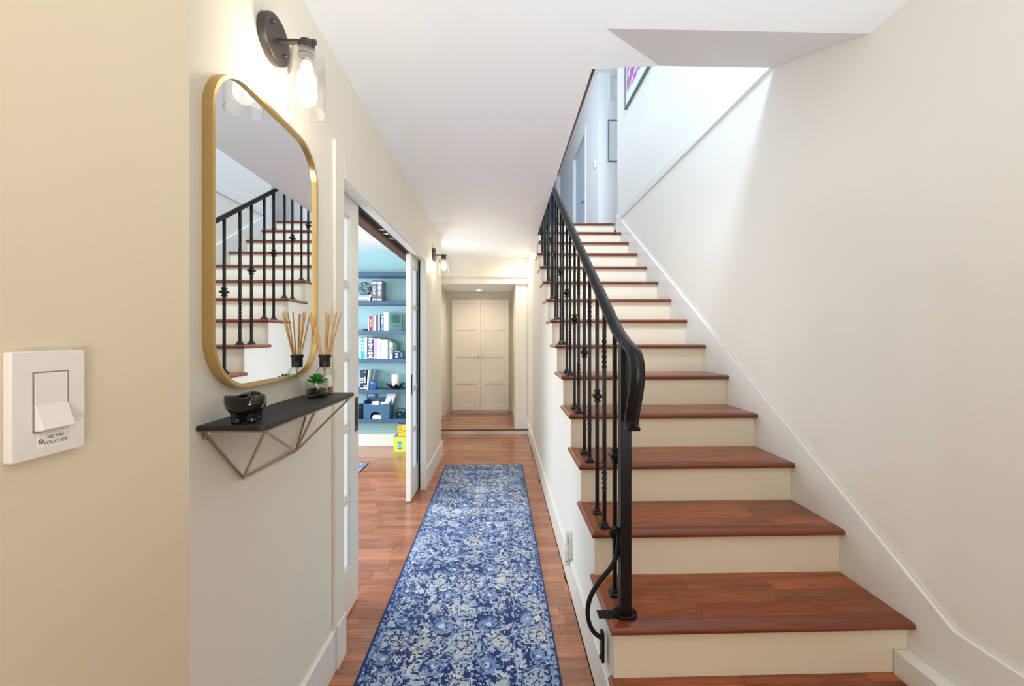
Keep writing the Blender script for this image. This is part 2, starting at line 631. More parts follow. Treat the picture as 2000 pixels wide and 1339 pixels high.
def tinted(name, v, f, t, m, parent):
    me = bpy.data.meshes.new(name)
    me.from_pydata(v, [], f)
    a = me.attributes.new('tint', 'FLOAT', 'FACE')
    a.data.foreach_set('value', t)
    me.materials.append(m)
    o = bpy.data.objects.new(name, me)
    COL.objects.link(o)
    o.parent = parent
    o['kind'] = 'stuff'
    return o


tinted('planks', stuff_v, stuff_f, stuff_t, FLOORS, FL)

# raised floor at the far end of the hall
FZ = 0.068
wx0_, wx1_ = -.872, .122
FF = struct('floor.001', MB().box(-1.3, 0.8, 5.78, 7.8, -0.05, FZ - 0.006), DARKGAP, 'raised far floor one low step up')
fv, ff, ft = [], [], []
y = 5.76
while y < 7.62:
    x = -1.2 + rg.uniform(-.4, 0)
    while x < 0.7:
        l = rg.choice((0.30, 0.42, 0.54))
        o = len(fv)
        fv += [(x + .0004, y, FZ), (x + l - .0004, y, FZ), (x + l - .0004, y + PW - .0006, FZ), (x + .0004, y + PW - .0006, FZ)]
        ff.append((o, o + 1, o + 2, o + 3))
        ft.append(rg.random())
        x += l
    y += PW
tinted('planks', fv, ff, ft, FLOORS, FF)
struct('trim_8', MB().box(-1.2, 0.8, 5.744, 5.78, FZ - 0.012, FZ + 0.001), TRACKW, 'dark nosing on the low step')
struct('trim_9', MB().box(-1.2, 0.8, 5.76, 5.78, 0, FZ - 0.012), TRIMM, 'white riser of the low step')

# far end: beams, low ceiling, side walls, pillar, wardrobe recess
struct('wall_far', MB().box(-1.2, 0.9, 7.64, 7.72, 0, 2.6).box(-.985, wx0_ - .004, 7.10, 7.16, FZ, 2.19).box(wx1_ + .004, .2, 7.10, 7.16, FZ, 2.19).box(wx0_ - .004, wx1_ + .004, 7.10, 7.16, 2.066, 2.19), CREAM, 'cream wall behind the wardrobe')
struct('wall_far_left', MB().box(-1.1, -0.985, 5.3, 7.64, 0, 2.6).box(-1.1, -0.87, 5.24, 5.3, 0, 2.6), CREAM, 'cream side wall left of the wardrobe')
struct('trim_10', MB().box(-1.2, 0.9, 5.74, 5.80, 2.268, 2.63), CREAM, 'upper cream beam across the hall')
struct('trim_11', MB().box(-1.2, 0.9, 5.775, 5.83, 2.175, 2.268), CREAM, 'lower cream beam across the hall')
struct('ceiling.001', MB().box(-1.2, 0.9, 5.83, 7.7, 2.19, 2.26), CEIL, 'low white ceiling above the wardrobe')
struct('trim_12', MB().box(0.20, 0.37, 5.82, 7.64, FZ, 2.175).box(0.372, 0.448, 5.826, 7.64, FZ, 2.175), CREAM, 'cream boxed pillar right of the wardrobe', bevel=0.003)
struct('baseboard_far', MB().box(0.188, 0.446, 5.808, 5.826, FZ, FZ + 0.16).box(0.188, 0.2, 5.826, 7.1, FZ, FZ + 0.16).box(-0.985, -0.972, 6.97, 7.1, FZ, FZ + 0.16), TRIMM, 'white baseboard at the pillar')
struct('trim_13', MB().box(0.449, 0.462, 5.83, 5.86, FZ, 2.175), DARKGAP, 'narrow dark gap beside the pillar')
struct('trim_14', MB().box(-0.985, -0.962, 6.86, 6.96, FZ, 2.06).box(-0.985, -0.962, 6.1, 6.86, 1.98, 2.06), TRIMM, 'white door casing left of the wardrobe', bevel=0.004)
struct('door_3', MB().box(-0.984, -0.975, 6.1, 6.86, FZ, 1.98), WHITEW, 'white door on the far left wall')

# ---------------------------------------------------------------- staircase
stair = thing('staircase', 'staircase with reddish brown wooden treads and cream risers beside the right wall', 'staircase', (0.9, TY(0), 0))
BW = 0.075
for n in range(0, NT):
    yf, zt = TY(n), TZ(n)
    xl = X0T if n < 12 else 0.415
    yb = TY(n + 1) + 0.03 if n < 14 else yf + 0.4
    zr0 = TZ(n - 1) if n > 0 else 0.0
    if n > 0:
        MB().box(XS + (0 if n < 12 else .03), XRT, yf + 0.03, yf + 0.045, zr0, zt - TH).build('riser', RISERM, stair)
    else:
        MB().box(XS, 1.385, yf + 0.03, yf + 0.045, 0, zt - TH).build('riser', RISERM, stair)
    # nosing with a rounded front, mitred left return
    xr = XRT if n != 0 else 1.385
    h = TH / 2
    prof = [(yf + 0.055, zt - TH)] + [(yf + h - h * math.cos(a), zt - h + h * math.sin(a)) for a in [R(d) for d in (-90, -60, -30, 0, 30, 60, 90)]] + [(yf + 0.055, zt)]
    mb = MB()
    m = len(prof)
    vv = []
    for (yy, zz) in prof:     # left end mitred at 45 degrees, right end square
        vv.append((xl + (yy - yf), yy, zz))
    for (yy, zz) in prof:
        vv.append((xr, yy, zz))
    mb.add(vv, [tuple(range(m)), tuple(range(m, 2 * m))[::-1]] + [(i, i + m, (i + 1) % m + m, (i + 1) % m) for i in range(m)])
    core = mb.box(xl + 0.055, xr, yf + 0.055, yb, zt - TH, zt - 0.005)
    t = core.build('tread', NOSEM, stair, smooth=35)
    # left return
    prof = [(xl + 0.055, zt - TH)] + [(xl + h - h * math.cos(a), zt - h + h * math.sin(a)) for a in [R(d) for d in (-90, -60, -30, 0, 30, 60, 90)]] + [(xl + 0.055, zt)]
    mb = MB()
    vv = [(xx, yf + (xx - xl), zz) for xx, zz in prof] + [(xx, yb + 0.012, zz) for xx, zz in prof]
    mb.add(vv, [tuple(range(m))[::-1], tuple(range(m, 2 * m))] + [(i, (i + 1) % m, (i + 1) % m + m, i + m) for i in range(m)])
    mb.build('return_nosing', RETM, t, smooth=35)
    # boards of the tread surface
    if n <= 6:
        ys = [yf + 0.055 + k * BW for k in range(4)]
        for k, ya in enumerate(ys):
            y1 = min(ya + BW, yb)
            if y1 - ya < 0.008:
                continue
            x = xl + 0.0555
            x1 = x + rg.uniform(0.12, 0.45)
            while x < xr - 0.001:
                x1 = min(x1, xr)
                if xr - x1 < 0.06:
                    x1 = xr
                MB().box(x + .0004, x1 - .0004, ya + .0004, y1 - .0004, zt - 0.005, zt).build('board', TREADM, t, 0.0006, seg=1)
                x = x1
                x1 = x + rg.uniform(0.3, 0.6)
    else:
        MB().box(xl + .0555, xr, yf + 0.0555, yb, zt - 0.005, zt).build('board', TREADM, t)
# ---------------------------------------------------------------- railing
XB = 0.438
rail = thing('stair_railing', 'black wrought iron stair railing with twisted and collared balusters on the wooden treads', 'railing', (XB, 1.43, TZ(1)))


def rail_under(y):
    return 1.444 + 0.66 * (y - 1.551) + (0.0 if y > 1.5 else 0)


# newel
nw = MB().box(0.443 - .0195, 0.443 + .0195, 1.425 - .0195, 1.425 + .0195, TZ(1) + .012, 1.388).build('newel_post', BLACKM, rail, 0.002)
bp = MB().prism([(0.443 + x, 1.422 + y) for x, y in rrect(-.043, .043, -.030, .030, .0295, 8)], 'Z', TZ(1) + 0.0, TZ(1) + .012).build('base_plate', BLACKM, rail, 0.002)
MB().box(0.345, 0.415, 1.404, 1.444, TZ(1), TZ(1) + .004).build('side_plate', BLACKM, rail, 0.001)
MB().lathe([(.024, .012), (.024, .02), (.0215, .026)], (0.443, 1.425, TZ(1)), 4, PI / 4).build('base_collar', BLACKM, nw)
for dx in (-.033, .034):
    MB().lathe([(.006, .012), (.006, .016), (.003, .018)], (0.443 + dx, 1.420, TZ(1)), 6).build('bolt', BLACKM, bp)
# handrail with a lamb's tongue
path = [(5.05, rail_under(5.05) + .002), (3.0, rail_under(3.0) + .002), (1.62, rail_under(1.62) + .002), (1.50, 1.417), (1.42, 1.382), (1.36, 1.362)]
curl = catmull([(1.42, 1.382, 0), (1.36, 1.362, 0), (1.318, 1.345, 0), (1.291, 1.312, 0), (1.287, 1.275, 0), (1.300, 1.225, 0), (1.328, 1.165, 0), (1.347, 1.120, 0), (1.340, 1.098, 0), (1.318, 1.088, 0)], 6)
pts = [Vector((a, b)) for a, b in path[:-1]] + [Vector((q.x, q.y)) for q in curl[2:]]
cs = [(-.0235, 0), (-.0245, .005), (-.0235, .011), (-.016, .0135), (-.011, .019), (-.004, .0215), (.004, .0215), (.011, .019), (.016, .0135), (.0235, .011), (.0245, .005), (.0235, 0)]
vv, fc = [], []
NP = len(pts)
for i, p in enumerate(pts):
    t = (pts[min(i + 1, NP - 1)] - pts[max(i - 1, 0)]).normalized()
    nrm = Vector((-t.y, t.x))
    if nrm.y < 0 and i < len(path):
        nrm = -nrm
    if i == 0:
        prev = nrm
    if nrm.dot(prev) < 0:
        nrm = -nrm
    prev = nrm
    k = 1.0 if i < NP - 8 else 1 - 0.10 * (i - NP + 8) / 8
    for x, h in cs:
        q = p + nrm * h
        vv.append((0.440 + x * k, q.x, q.y))
M_ = len(cs)
for i in range(NP - 1):
    for k in range(M_):
        fc.append((i * M_ + k, i * M_ + (k + 1) % M_, (i + 1) * M_ + (k + 1) % M_, (i + 1) * M_ + k))
fc += [tuple(range(M_))[::-1], tuple(range((NP - 1) * M_, NP * M_))]
MB().add(vv, fc).build('handrail', BLACKM, rail, smooth=38)

SQ = 0.0072


def bal_mesh(hgt, twists):
    zs = [0.0]
    ang = [0.0]
    a = 0.0
    for z0, z1 in twists:
        n = 26
        for k in range(n + 1):
            zs.append(z0 + (z1 - z0) * k / n)
            ang.append(a + 2 * PI * 1.5 * k / n)
        a += 3 * PI
    zs.append(hgt); ang.append(a)
    v, f = [], []
    for z, g in zip(zs, ang):
        for k in range(4):
            t = g + PI / 4 + k * PI / 2
            v.append((SQ * 1.414 * math.cos(t), SQ * 1.414 * math.sin(t), z))
    for i in range(len(zs) - 1):
        for k in range(4):
            f.append((4 * i + k, 4 * i + (k + 1) % 4, 4 * i + 4 + (k + 1) % 4, 4 * i + 4 + k))
    f += [(3, 2, 1, 0), tuple(range(len(v) - 4, len(v)))]
    return MB().add(v, f)


SHOE = [(.029, 0), (.029, .007), (.021, .012), (.018, .020), (.013, .026), (.013, .029)]
KNUC = [(.011, -.030), (.019, -.026), (.019, -.021), (.012, -.016), (.014, -.012), (.030, -.004), (.030, .004), (.014, .012), (.012, .016), (.019, .021), (.019, .026), (.011, .030)]


def make_baluster(kind, x, y, z, hgt):
    b = bal_mesh(hgt, [(0.155, 0.285), (0.675, 0.805)] if kind == 'twist' else [])
    o = b.build('baluster', BLACKM)
    o.parent = rail
    o.location = Vector((x, y, z)) - rail.location
    sh = MB().lathe(SHOE, (0, 0, 0), 4, PI / 4).build('shoe', BLACKM)
    sh.parent = o
    if kind != 'twist':
        kn = MB().lathe(KNUC, (0, 0, 0.54), 4, PI / 4).build('collar', BLACKM)
        kn.parent = o
    return o


proto = {}
for n in range(1, 13):
    for j, (off, kind) in enumerate(((0.058, 'twist'), (0.186, 'collar'))):
        if n == 1 and j == 0:
            continue
        yy = TY(n) + off
        hgt = rail_under(yy) - TZ(n) + 0.004
        if kind not in proto:
            proto[kind] = make_baluster(kind, XB, yy, TZ(n), hgt)
        else:
            p = proto[kind]
            c = p.copy(); COL.objects.link(c); c.parent = rail
            c.location = Vector((XB, yy, TZ(n))) - rail.location
            for g in p.children:
                d = g.copy(); COL.objects.link(d); d.parent = c
# scrolled brace from newel down to the side wall
bz = catmull([(0.401, 1.432, .680), (0.396, 1.432, .694), (0.402, 1.432, .708), (0.414, 1.432, .708), (0.423, 1.432, .692), (0.423, 1.432, .66), (0.417, 1.432, .62), (0.398, 1.43, .575), (0.358, 1.43, .527), (0.325, 1.43, .476), (0.311, 1.43, .43), (0.313, 1.432, .382), (0.330, 1.438, .338), (0.352, 1.446, .312), (0.371, 1.452, .300)], 6)
MB().tube(bz, [0.0085] * (len(bz) - 4) + [.009] * 4, 10).build('scroll_brace', BLACKM, rail, smooth=60)
MB().tube([(0.401, 1.432, .684), (0.398, 1.432, .690)], [.010, .011], 8).build('scroll_tip', BLACKM, rail, smooth=60)
pl = MB().prism([(1.462 + a, .262 + b) for a, b in rrect(-.016, .016, -.058, .058, .012, 6)], 'X', 0.366, 0.376).build('wall_plate', BLACKM, rail, 0.002)
for zz in (.298, .222):
    MB().lathe([(.007, 0), (.007, .004), (.003, .006)], (0.3605, 1.462, zz), 8, axis='X').build('bolt', BLACKM, pl)

# ---------------------------------------------------------------- sliding doors
def pocket_door(name, ylead, sgn, label):
    """sgn: direction from the leading edge into the pocket"""
    y0, y1 = sorted((ylead, ylead + sgn * 0.78))
    x0, x1 = -0.811, -0.770
    d = thing(name, label, 'door', ((x0 + x1) / 2, (y0 + y1) / 2, 0.012))
    d['kind'] = 'structure'
    del d['category']
    ga, gb = y0 + 0.102, y1 - 0.102
    zt, zb = 2.012, 0.232
    MB().box(x0, x1, y0, ga, .012, 2.112).build('stile', TRIMM, d, .0015)
    MB().box(x0, x1, gb, y1, .012, 2.112).build('stile', TRIMM, d, .0015)
    MB().box(x0, x1, ga, gb, zt, 2.112).build('rail', TRIMM, d)
    MB().box(x0, x1, ga, gb, .012, zb).build('rail', TRIMM, d)
    pitch = (zt - zb + 0.024) / 5
    for k in range(5):
        a = zb + pitch * k
        b = a + pitch - 0.024
        if k < 4:
            MB().box(x0 + .006, x1 - .006, ga, gb, b, b + 0.024).build('glazing_bar', TRIMM, d, .003)
        p = MB().box(-.793, -.788, ga, gb, a, b).build('pane', FROST, d)
        mb = MB()
        for q0, q1, r0, r1 in ((ga, ga + .012, a, b), (gb - .012, gb, a, b), (ga + .012, gb - .012, a, a + .012), (ga + .012, gb - .012, b - .012, b)):
            mb.box(-.788, -.779, q0, q1, r0, r1)
        mb.build('glazing_bead', TRIMM, p, .002)
    yh = ylead + sgn * 0.03
    h = MB().box(-.770, -.768, yh - .022, yh + .022, .905, 1.085).build('pull_handle', BRONZE, d, .001)
    MB().box(-.7682, -.7675, yh - .011, yh + .011, .935, 1.055).build('finger_cup', DARKGAP, h)
    return d


pocket_door('door_1', 2.158, -1, 'near white sliding door with five glass panes in its pocket')
pocket_door('door_2', 3.392, 1, 'far white sliding door with five glass panes half out of its pocket')

# ---------------------------------------------------------------- study
struct('wall_study_back', MB().box(-4.1, -0.87, 5.2, 5.3, 0, 2.6), TEAL, 'pale teal wall behind the floating shelves')
struct('wall_study_left', MB().box(-4.2, -4.1, 0.2, 5.3, 0, .8).box(-4.2, -4.1, 0.2, 5.3, 2.2, 2.6).box(-4.2, -4.1, 0.2, 2.0, .8, 2.2).box(-4.2, -4.1, 4.6, 5.3, .8, 2.2), TEAL, 'far side wall of the study')
struct('wall_study_front', MB().box(-4.1, -0.87, 0.1, 0.2, 0, 2.6), TEAL, 'front wall of the study')
struct('ceiling.002', MB().box(-4.1, -0.87, 0.2, 5.2, 2.52, 2.6), CEIL, 'white study ceiling')
struct('baseboard_study', MB().box(-4.1, -0.875, 5.182, 5.2, 0, 0.155), TRIMM, 'white baseboard below the shelves', bevel=0.003)

SHZ = [2.203, 1.847, 1.482, 1.132, 0.752, 0.390]
SHN = ['topmost of the six floating shelves, empty, near the study ceiling',
       'second floating shelf from the top, with two grey books and a wire ball',
       'third floating shelf from the top, with the red book and small black puck',
       'fourth floating shelf from the top, crowded with tall books',
       'fifth floating shelf from the top, with the white candle',
       'lowest floating shelf, with the blue organizer box']
for z, lb in zip(SHZ, SHN):
    o = MB().box(-2.45, -0.885, 4.95, 5.198, z - 0.047, z).build('floating_shelf', STUDYSHELF, None, 0.002)
    tag(o, lb, 'shelf', 'floating shelves in the study')

bookmats = {}


def bm_(rgb, rough=0.5):
    k = (rgb, rough)
    if k not in bookmats:
        bookmats[k] = mat('book_cover_%d_%d_%d' % rgb, rgb, rough, vary=0.06, scale=60)
    return bookmats[k]


def book(x0, x1, z, h, rgb, label, group, depth=0.17, front=4.965, lean=0.0, bands=(), title=None, tmat=None, tsize=None, marks=None):
    x0, x1 = sorted((x0, x1))
    b = thing('book', label, 'book', (x0, front, z), group)
    W = x1 - x0
    c = 0.0028 if W > .012 else 0.0012
    m = bm_(rgb)
    mb = MB().box(x0, x1, front, front + c, z, z + h).box(x0, x0 + c, front + c, front + depth, z, z + h).box(x1 - c, x1, front + c, front + depth, z, z + h)
    mb.build('cover', m, b)
    MB().box(x0 + c, x1 - c, front + c, front + depth - .004, z + .004, z + h - .004).build('pages', PAPER, b)
    for (h0, h1, col) in bands:
        MB().box(x0 + .001, x1 - .001, front - .0006, front, z + h * h0, z + h * h1).build('spine_band', bm_(col), b)
    if title:
        text('title', title, tsize or W * .7, ((x0 + x1) / 2, front - .0012, z + h * .52), (0, 0, -1), (1, 0, 0), tmat or PRINTW, b)
    if marks:       # a title too small to read: a row of short uneven strokes down the spine
        n, tw = marks
        mb, zz, xm = MB(), z + h * .52 + n * tw * .36, (x0 + x1) / 2
        for k in range(n):
            ww = tw * (.34 + .1 * ((k * 7) % 3))
            mb.box(xm - ww, xm + ww * (.8 + .1 * (k % 3)), front - .0009, front, zz - tw * .5, zz)
            zz -= tw * .72
        mb.build('title_print', tmat or PRINTW, b)
    if lean:
        b.rotation_euler = (0, R(lean), 0)
    return b


G2, G3, G4, G5 = 'books on the second shelf', 'books on the third shelf', 'books on the fourth shelf', 'books on the fifth shelf'
Z = SHZ
book(-1.6045, -1.5462, Z[1], .258, (104, 108, 124), 'thick grey book lettered Chef on its spine', G2, bands=((.84, .92, (215, 220, 228)), (.06, .10, (205, 210, 220))), title='Chef', tsize=.052)
book(-1.5424, -1.4815, Z[1], .258, (104, 108, 124), 'thick grey book with tall pale capitals, right of the Chef book', G2, bands=((.82, .91, (215, 220, 228)), (.05, .09, (205, 210, 220))), marks=(7, .030))
# stacked books under the wire ball
def flat_book(x0, x1, z0, z1, rgb, label, spine):
    b = thing('book', label, 'book', (x0, 4.97, z0), G2)
    m = bm_(rgb)
    MB().box(x0, x1, 4.97, 5.13, z0, z0 + .003).box(x0, x1, 4.97, 5.13, z1 - .003, z1).box(x1 - .003, x1, 4.97, 5.13, z0 + .003, z1 - .003).build('cover', m, b)
    MB().box(x0 + .004, x1 - .003, 4.974, 5.126, z0 + .003, z1 - .003).build('pages', PAPER, b)
    for k in range(4):
        xx = x0 + .05 + k * (x1 - x0 - .07) / 4
        MB().box(xx, xx + .03, 4.9688, 4.97, z0 + (z1 - z0) * .35, z0 + (z1 - z0) * .65).build('spine_print', bm_(spine), b)
    return b
xa, xb = -1.8319, -1.6077
flat_book(xa, xb - .02, Z[1], Z[1] + .028, (225, 232, 238), 'white book lying flat, lowest of the stack under the wire ball', (60, 80, 120))
flat_book(xa + .01, xb - .012, Z[1] + .0285, Z[1] + .054, (44, 62, 104), 'navy patterned book lying flat in the middle of the stack', (220, 228, 236))
flat_book(xa, xb - .004, Z[1] + .0545, Z[1] + .078, (92, 140, 176), 'light blue book lying flat on top of the stack under the wire ball', (80, 128, 164))
# wire ball
wb = MB()
wr = random.Random(11)
cx, cz, rr = -1.7200, Z[1] + .0785 + .084, .082
for k in range(11):
    ax = Vector((wr.uniform(-1, 1), wr.uniform(-1, 1), wr.uniform(-1, 1))).normalized()
    u = ax.orthogonal().normalized()
    v2 = ax.cross(u)
    dd = wr.uniform(-.35, .35) * rr
    r2 = math.sqrt(rr * rr - dd * dd)
    wb.tube([Vector((cx, 5.05, cz)) + ax * dd + (u * math.cos(2 * PI * q / 36) + v2 * math.sin(2 * PI * q / 36)) * r2 for q in range(36)], .0022, 5, True)
tag(wb.build('wire_ball', mat('dark_wire', (34, 48, 52), .4, .6), None, smooth=60), 'open ball of dark wire hoops on the stacked books', 'ornament')

# third shelf
o = MB().lathe([(.001, 0), (.040, 0), (.041, .004), (.041, .018), (.038, .022), (.001, .022)], (-1.6942, 5.0, Z[2]), 28).build('puck', mat('dark_teal_puck', (24, 52, 70), .35), None, smooth=40)
tag(o, 'small flat dark round puck at the shelf end', 'ornament')
book(-1.6528, -1.6390, Z[2], .148, (238, 240, 240), 'thin white book left of the dark red book', G3)
book(-1.6378, -1.5989, Z[2], .176, (140, 24, 62), 'dark red book with a pale spine title', G3, marks=(7, .022), tmat=PRINTG)
book(-1.5976, -1.5826, Z[2], .172, (206, 128, 158), 'thin pink book right of the dark red book', G3)
book(-1.5813, -1.5550, Z[2], .176, (238, 240, 242), 'white slim book right of the thin pink book', G3)
book(-1.5525, -1.5274, Z[2], .196, (32, 86, 112), 'dark teal narrow book with a slanted top', G3)
book(-1.5261, -1.5085, Z[2], .200, (234, 238, 240), 'white narrow book between the dark teal and the black book', G3)
book(-1.5073, -1.4972, Z[2], .196, (36, 28, 48), 'very thin black book', G3)
book(-1.4922, -1.4633, Z[2], .206, (96, 130, 180), 'medium blue book with white marks along its spine', G3, bands=((.80, .86, (216, 226, 240)), (.08, .14, (216, 226, 240))), marks=(5, .016))
book(-1.4583, -1.4043, Z[2], .226, (240, 242, 242), 'thick white book with a small round emblem', G3, bands=((.60, .605, (170, 190, 190)), (.05, .055, (170, 190, 190))))
bk = book(-1.4017, -1.3892, Z[2], .222, (120, 172, 176), 'grey green picture book standing turned with its cover showing', G3, depth=.19)
bk.rotation_euler = (0, 0, R(-38))
MB().box(-1.3892, -1.3892 + .0006, 5.0, 5.12, Z[2] + .10, Z[2] + .20).build('cover_picture', bm_((78, 126, 128)), bk)
MB().box(-1.3892, -1.3892 + .0006, 5.0, 5.12, Z[2] + .055, Z[2] + .075).build('cover_print', bm_((100, 150, 160)), bk)
# fourth shelf
book(-1.7568, -1.7405, Z[3], .262, (236, 240, 240), 'white book at the left end of the tall book row', G4)
book(-1.7393, -1.6979, Z[3], .272, (58, 158, 194), 'bright turquoise tall book', G4, bands=((.86, .90, (210, 230, 240)), (.70, .78, (200, 225, 240))), marks=(6, .024))
book(-1.6967, -1.6641, Z[3], .268, (190, 212, 236), 'pale blue tall book right of the turquoise one', G4, bands=((.10, .18, (120, 190, 230)),))
book(-1.6603, -1.5838, Z[3], .264, (38, 58, 106), 'thick navy book with bold white spine lettering', G4, bands=((.04, .09, (225, 232, 240)), (.93, .955, (225, 232, 240))), marks=(7, .050))
book(-1.5813, -1.5412, Z[3], .252, (206, 160, 182), 'dusty pink tall book', G4, bands=((.88, .90, (240, 220, 228)), (.10, .12, (240, 220, 228))))
book(-1.5374, -1.5023, Z[3], .250, (206, 214, 220), 'light grey tall book with a dark spine edge', G4, bands=((.80, .92, (240, 242, 244)),))
book(-1.4972, -1.4131, Z[3], .240, (240, 241, 240), 'thickest white book with a faint grey crest', G4, bands=((.84, .845, (180, 186, 190)), (.16, .165, (180, 186, 190)), (.38, .50, (214, 218, 220))))
book(-1.4093, -1.3867, Z[3], .232, (160, 180, 188), 'blue grey book set back beside the thickest white book', G4, front=4.99)
book(-1.4017 + .016, -1.3527, Z[3], .204, (218, 234, 214), 'pale green book with a dark green title', G4, marks=(6, .022), tmat=mat('green_print', (40, 70, 60), .6))
book(-1.3477, -1.3213, Z[3], .196, (104, 168, 140), 'mid green book standing behind the navy box', G4, front=5.035, depth=.15)
bx = thing('gift_box', 'small navy box with a white picture, standing on the tall book row', 'box', (-1.2860, 4.97, Z[3]))
MB().box(-1.3477, -1.2199, 4.965, 5.02, Z[3], Z[3] + .098).build('box_body', bm_((18, 34, 84)), bx, .001)
MB().box(-1.3363, -1.2640, 4.9640, 4.965, Z[3] + .085, Z[3] + .092).build('print_band', bm_((150, 180, 210)), bx)
MB().lathe([(.016, 0), (.016, .0008)], (-1.3017, 4.9642, Z[3] + .055), 16, axis='Y').build('print_figure', bm_((170, 195, 220)), bx)
MB().box(-1.3162, -1.2873, 4.9640, 4.965, Z[3] + .014, Z[3] + .034).build('print_figure', bm_((225, 232, 240)), bx)
for k in range(3):
    MB().box(-1.2570 + k * .0121, -1.2519 + k * .0121, 4.9640, 4.965, Z[3] + .02, Z[3] + .08).build('print_stripe', bm_((120, 150, 190)), bx)
# fifth shelf
book(-1.7468, -1.7080, Z[4], .236, (22, 42, 88), 'navy book with a white spine panel at the left end of the candle shelf', G5, bands=((.36, .64, (232, 238, 244)), (.04, .10, (232, 238, 244))), marks=(3, .03), tmat=INK)
book(-1.7055, -1.6729, Z[4], .236, (26, 34, 62), 'black and white striped narrow book', G5, bands=((.03, .14, (236, 240, 244)), (.18, .22, (236, 240, 244)), (.9, .95, (236, 240, 244))), marks=(6, .018))
b = book(-1.6691, -1.6528, Z[4], .242, (232, 238, 238), 'white book leaning slightly right beside the blue jar', G5, lean=4)
b = book(-1.6503, -1.6277, Z[4], .238, (150, 182, 190), 'grey green book leaning behind the blue jar', G5, front=5.05, depth=.13, lean=9)
jar = thing('blue_jar', 'glossy blue candle jar in front of the leaning books', 'jar', (-1.5914, 5.0, Z[4]))
MB().lathe([(.002, 0), (.041, 0), (.044, .004), (.044, .100), (.043, .104), (.040, .104), (.039, .012), (.002, .012)], (-1.5914, 4.998, Z[4]), 28).build('jar_body', mat('blue_glaze', (24, 92, 168), .15, coat=.5), jar, smooth=40)
MB().lathe([(.002, .012), (.039, .012), (.039, .085), (.002, .085)], (-1.5914, 4.998, Z[4]), 24).build('wax', mat('blue_wax', (70, 130, 190), .6), jar, smooth=40)
lot = thing('lotus_candle_holder', 'black metal lotus shaped candle holder on the fifth shelf', 'candle holder', (-1.3143, 5.05, Z[4]))
lx, ly = -1.3395, 5.06
MB().lathe([(.002, 0), (.05, 0), (.055, .006), (.05, .012), (.002, .012)], (lx, ly, Z[4]), 20).build('dish', BLACKC, lot, smooth=50)
for k in range(9):
    a = 2 * PI * (k + .25) / 9
    d, sd = Vector((math.cos(a), math.sin(a), 0)), Vector((-math.sin(a), math.cos(a), 0))
    if ly + d.y * .12 > 5.19:
        L = .105
    else:
        L = .122
    v, f = [], []
    for i in range(7):
        t = i / 6
        rad = .03 + (L - .03) * t
        zz = .008 + .06 * t ** 1.7
        wd = .026 * math.sin(PI * (0.12 + .88 * t)) ** .8 + .0012
        c = Vector((lx, ly, Z[4])) + d * rad + Vector((0, 0, zz))
        for s in (-1, -.5, 0, .5, 1):
            v.append(c + sd * wd * s + Vector((0, 0, .008 * abs(s))))
    nb = len(v)
    v += [p - Vector((0, 0, .003)) for p in v]
    for i in range(6):
        for j in range(4):
            q = i * 5 + j
            f += [(q, q + 1, q + 6, q + 5), (nb + q, nb + q + 5, nb + q + 6, nb + q + 1)]
    per = [0, 1, 2, 3, 4, 9, 14, 19, 24, 29, 34, 33, 32, 31, 30, 25, 20, 15, 10, 5]
    f += [(per[i], per[(i + 1) % 20], nb + per[(i + 1) % 20], nb + per[i]) for i in range(20)]
    MB().add(v, f).build('petal', BLACKC, lot, smooth=50)
cd = thing('pillar_candle', 'thick white pillar candle standing in the black lotus holder', 'candle', (lx, ly, Z[4] + .0125))
MB().lathe([(.002, 0), (.046, 0), (.048, .003), (.048, .168), (.044, .172), (.036, .168), (.002, .166)], (lx, ly, Z[4] + .0125), 28).build('wax', mat('white_wax', (236, 238, 234), .5), cd, smooth=40)
MB().tube([(lx, ly, Z[4] + .176), (lx + .001, ly, Z[4] + .19)], .0014, 6).build('wick', BLACKP, cd)
# lowest shelf
org = thing('organizer_box', 'blue grey open organizer box with a dipped front, full of papers', 'organizer', (-1.5249, 5.0, Z[5]))
ORG = mat('organizer_blue', (54, 96, 130), .45, vary=.12, scale=60)
x0, x1 = -1.7089, -1.3894
fp = [(x0, Z[5])]
fp += [(-1.6222, Z[5]), (-1.6191, Z[5] + .06), (-1.5908, Z[5] + .085), (-1.5342, Z[5] + .085), (-1.4902, Z[5] + .06), (-1.4839, Z[5])]
fp += [(x1, Z[5]), (x1, Z[5] + .19)]
for k in range(9):
    t = k / 8
    fp.append((x1 - (x1 - x0) * (.12 + .76 * t), Z[5] + .19 - .018 * math.sin(PI * t)))
fp.append((x0, Z[5] + .19))
MB().prism(fp, 'Y', 4.965, 4.972).build('front_panel', ORG, org)
MB().box(x0, x0 + .006, 4.972, 5.16, Z[5], Z[5] + .22).build('side_panel', ORG, org)
MB().prism([(4.972, Z[5]), (5.16, Z[5]), (5.16, Z[5] + .26), (4.972, Z[5] + .19)], 'X', x1 - .006, x1).build('side_panel', ORG, org)
MB().box(x0, x1, 5.154, 5.16, Z[5], Z[5] + .24).build('back_panel', ORG, org)
MB().box(x0 + .006, x1 - .006, 4.972, 5.154, Z[5] + .105, Z[5] + .111).build('divider', ORG, org)
pr = random.Random(5)


def sheet_stack(name, label, cx, cy, z, w, d, h, rx, ry, rz, group='papers in the organizer'):
    s = thing(name, label, 'papers', (cx, cy, z), group)
    mb = MB()
    for k in range(4):
        dx, dy = pr.uniform(-.004, .004), pr.uniform(-.004, .004)
        mb.box(cx - w / 2 + dx, cx + w / 2 + dx, cy - d / 2 + dy, cy + d / 2 + dy, z + h * k / 4, z + h * (k + .92) / 4)
    mb.build('sheets', PAPER, s)
    s.rotation_euler = (R(rx), R(ry), R(rz))
    return s


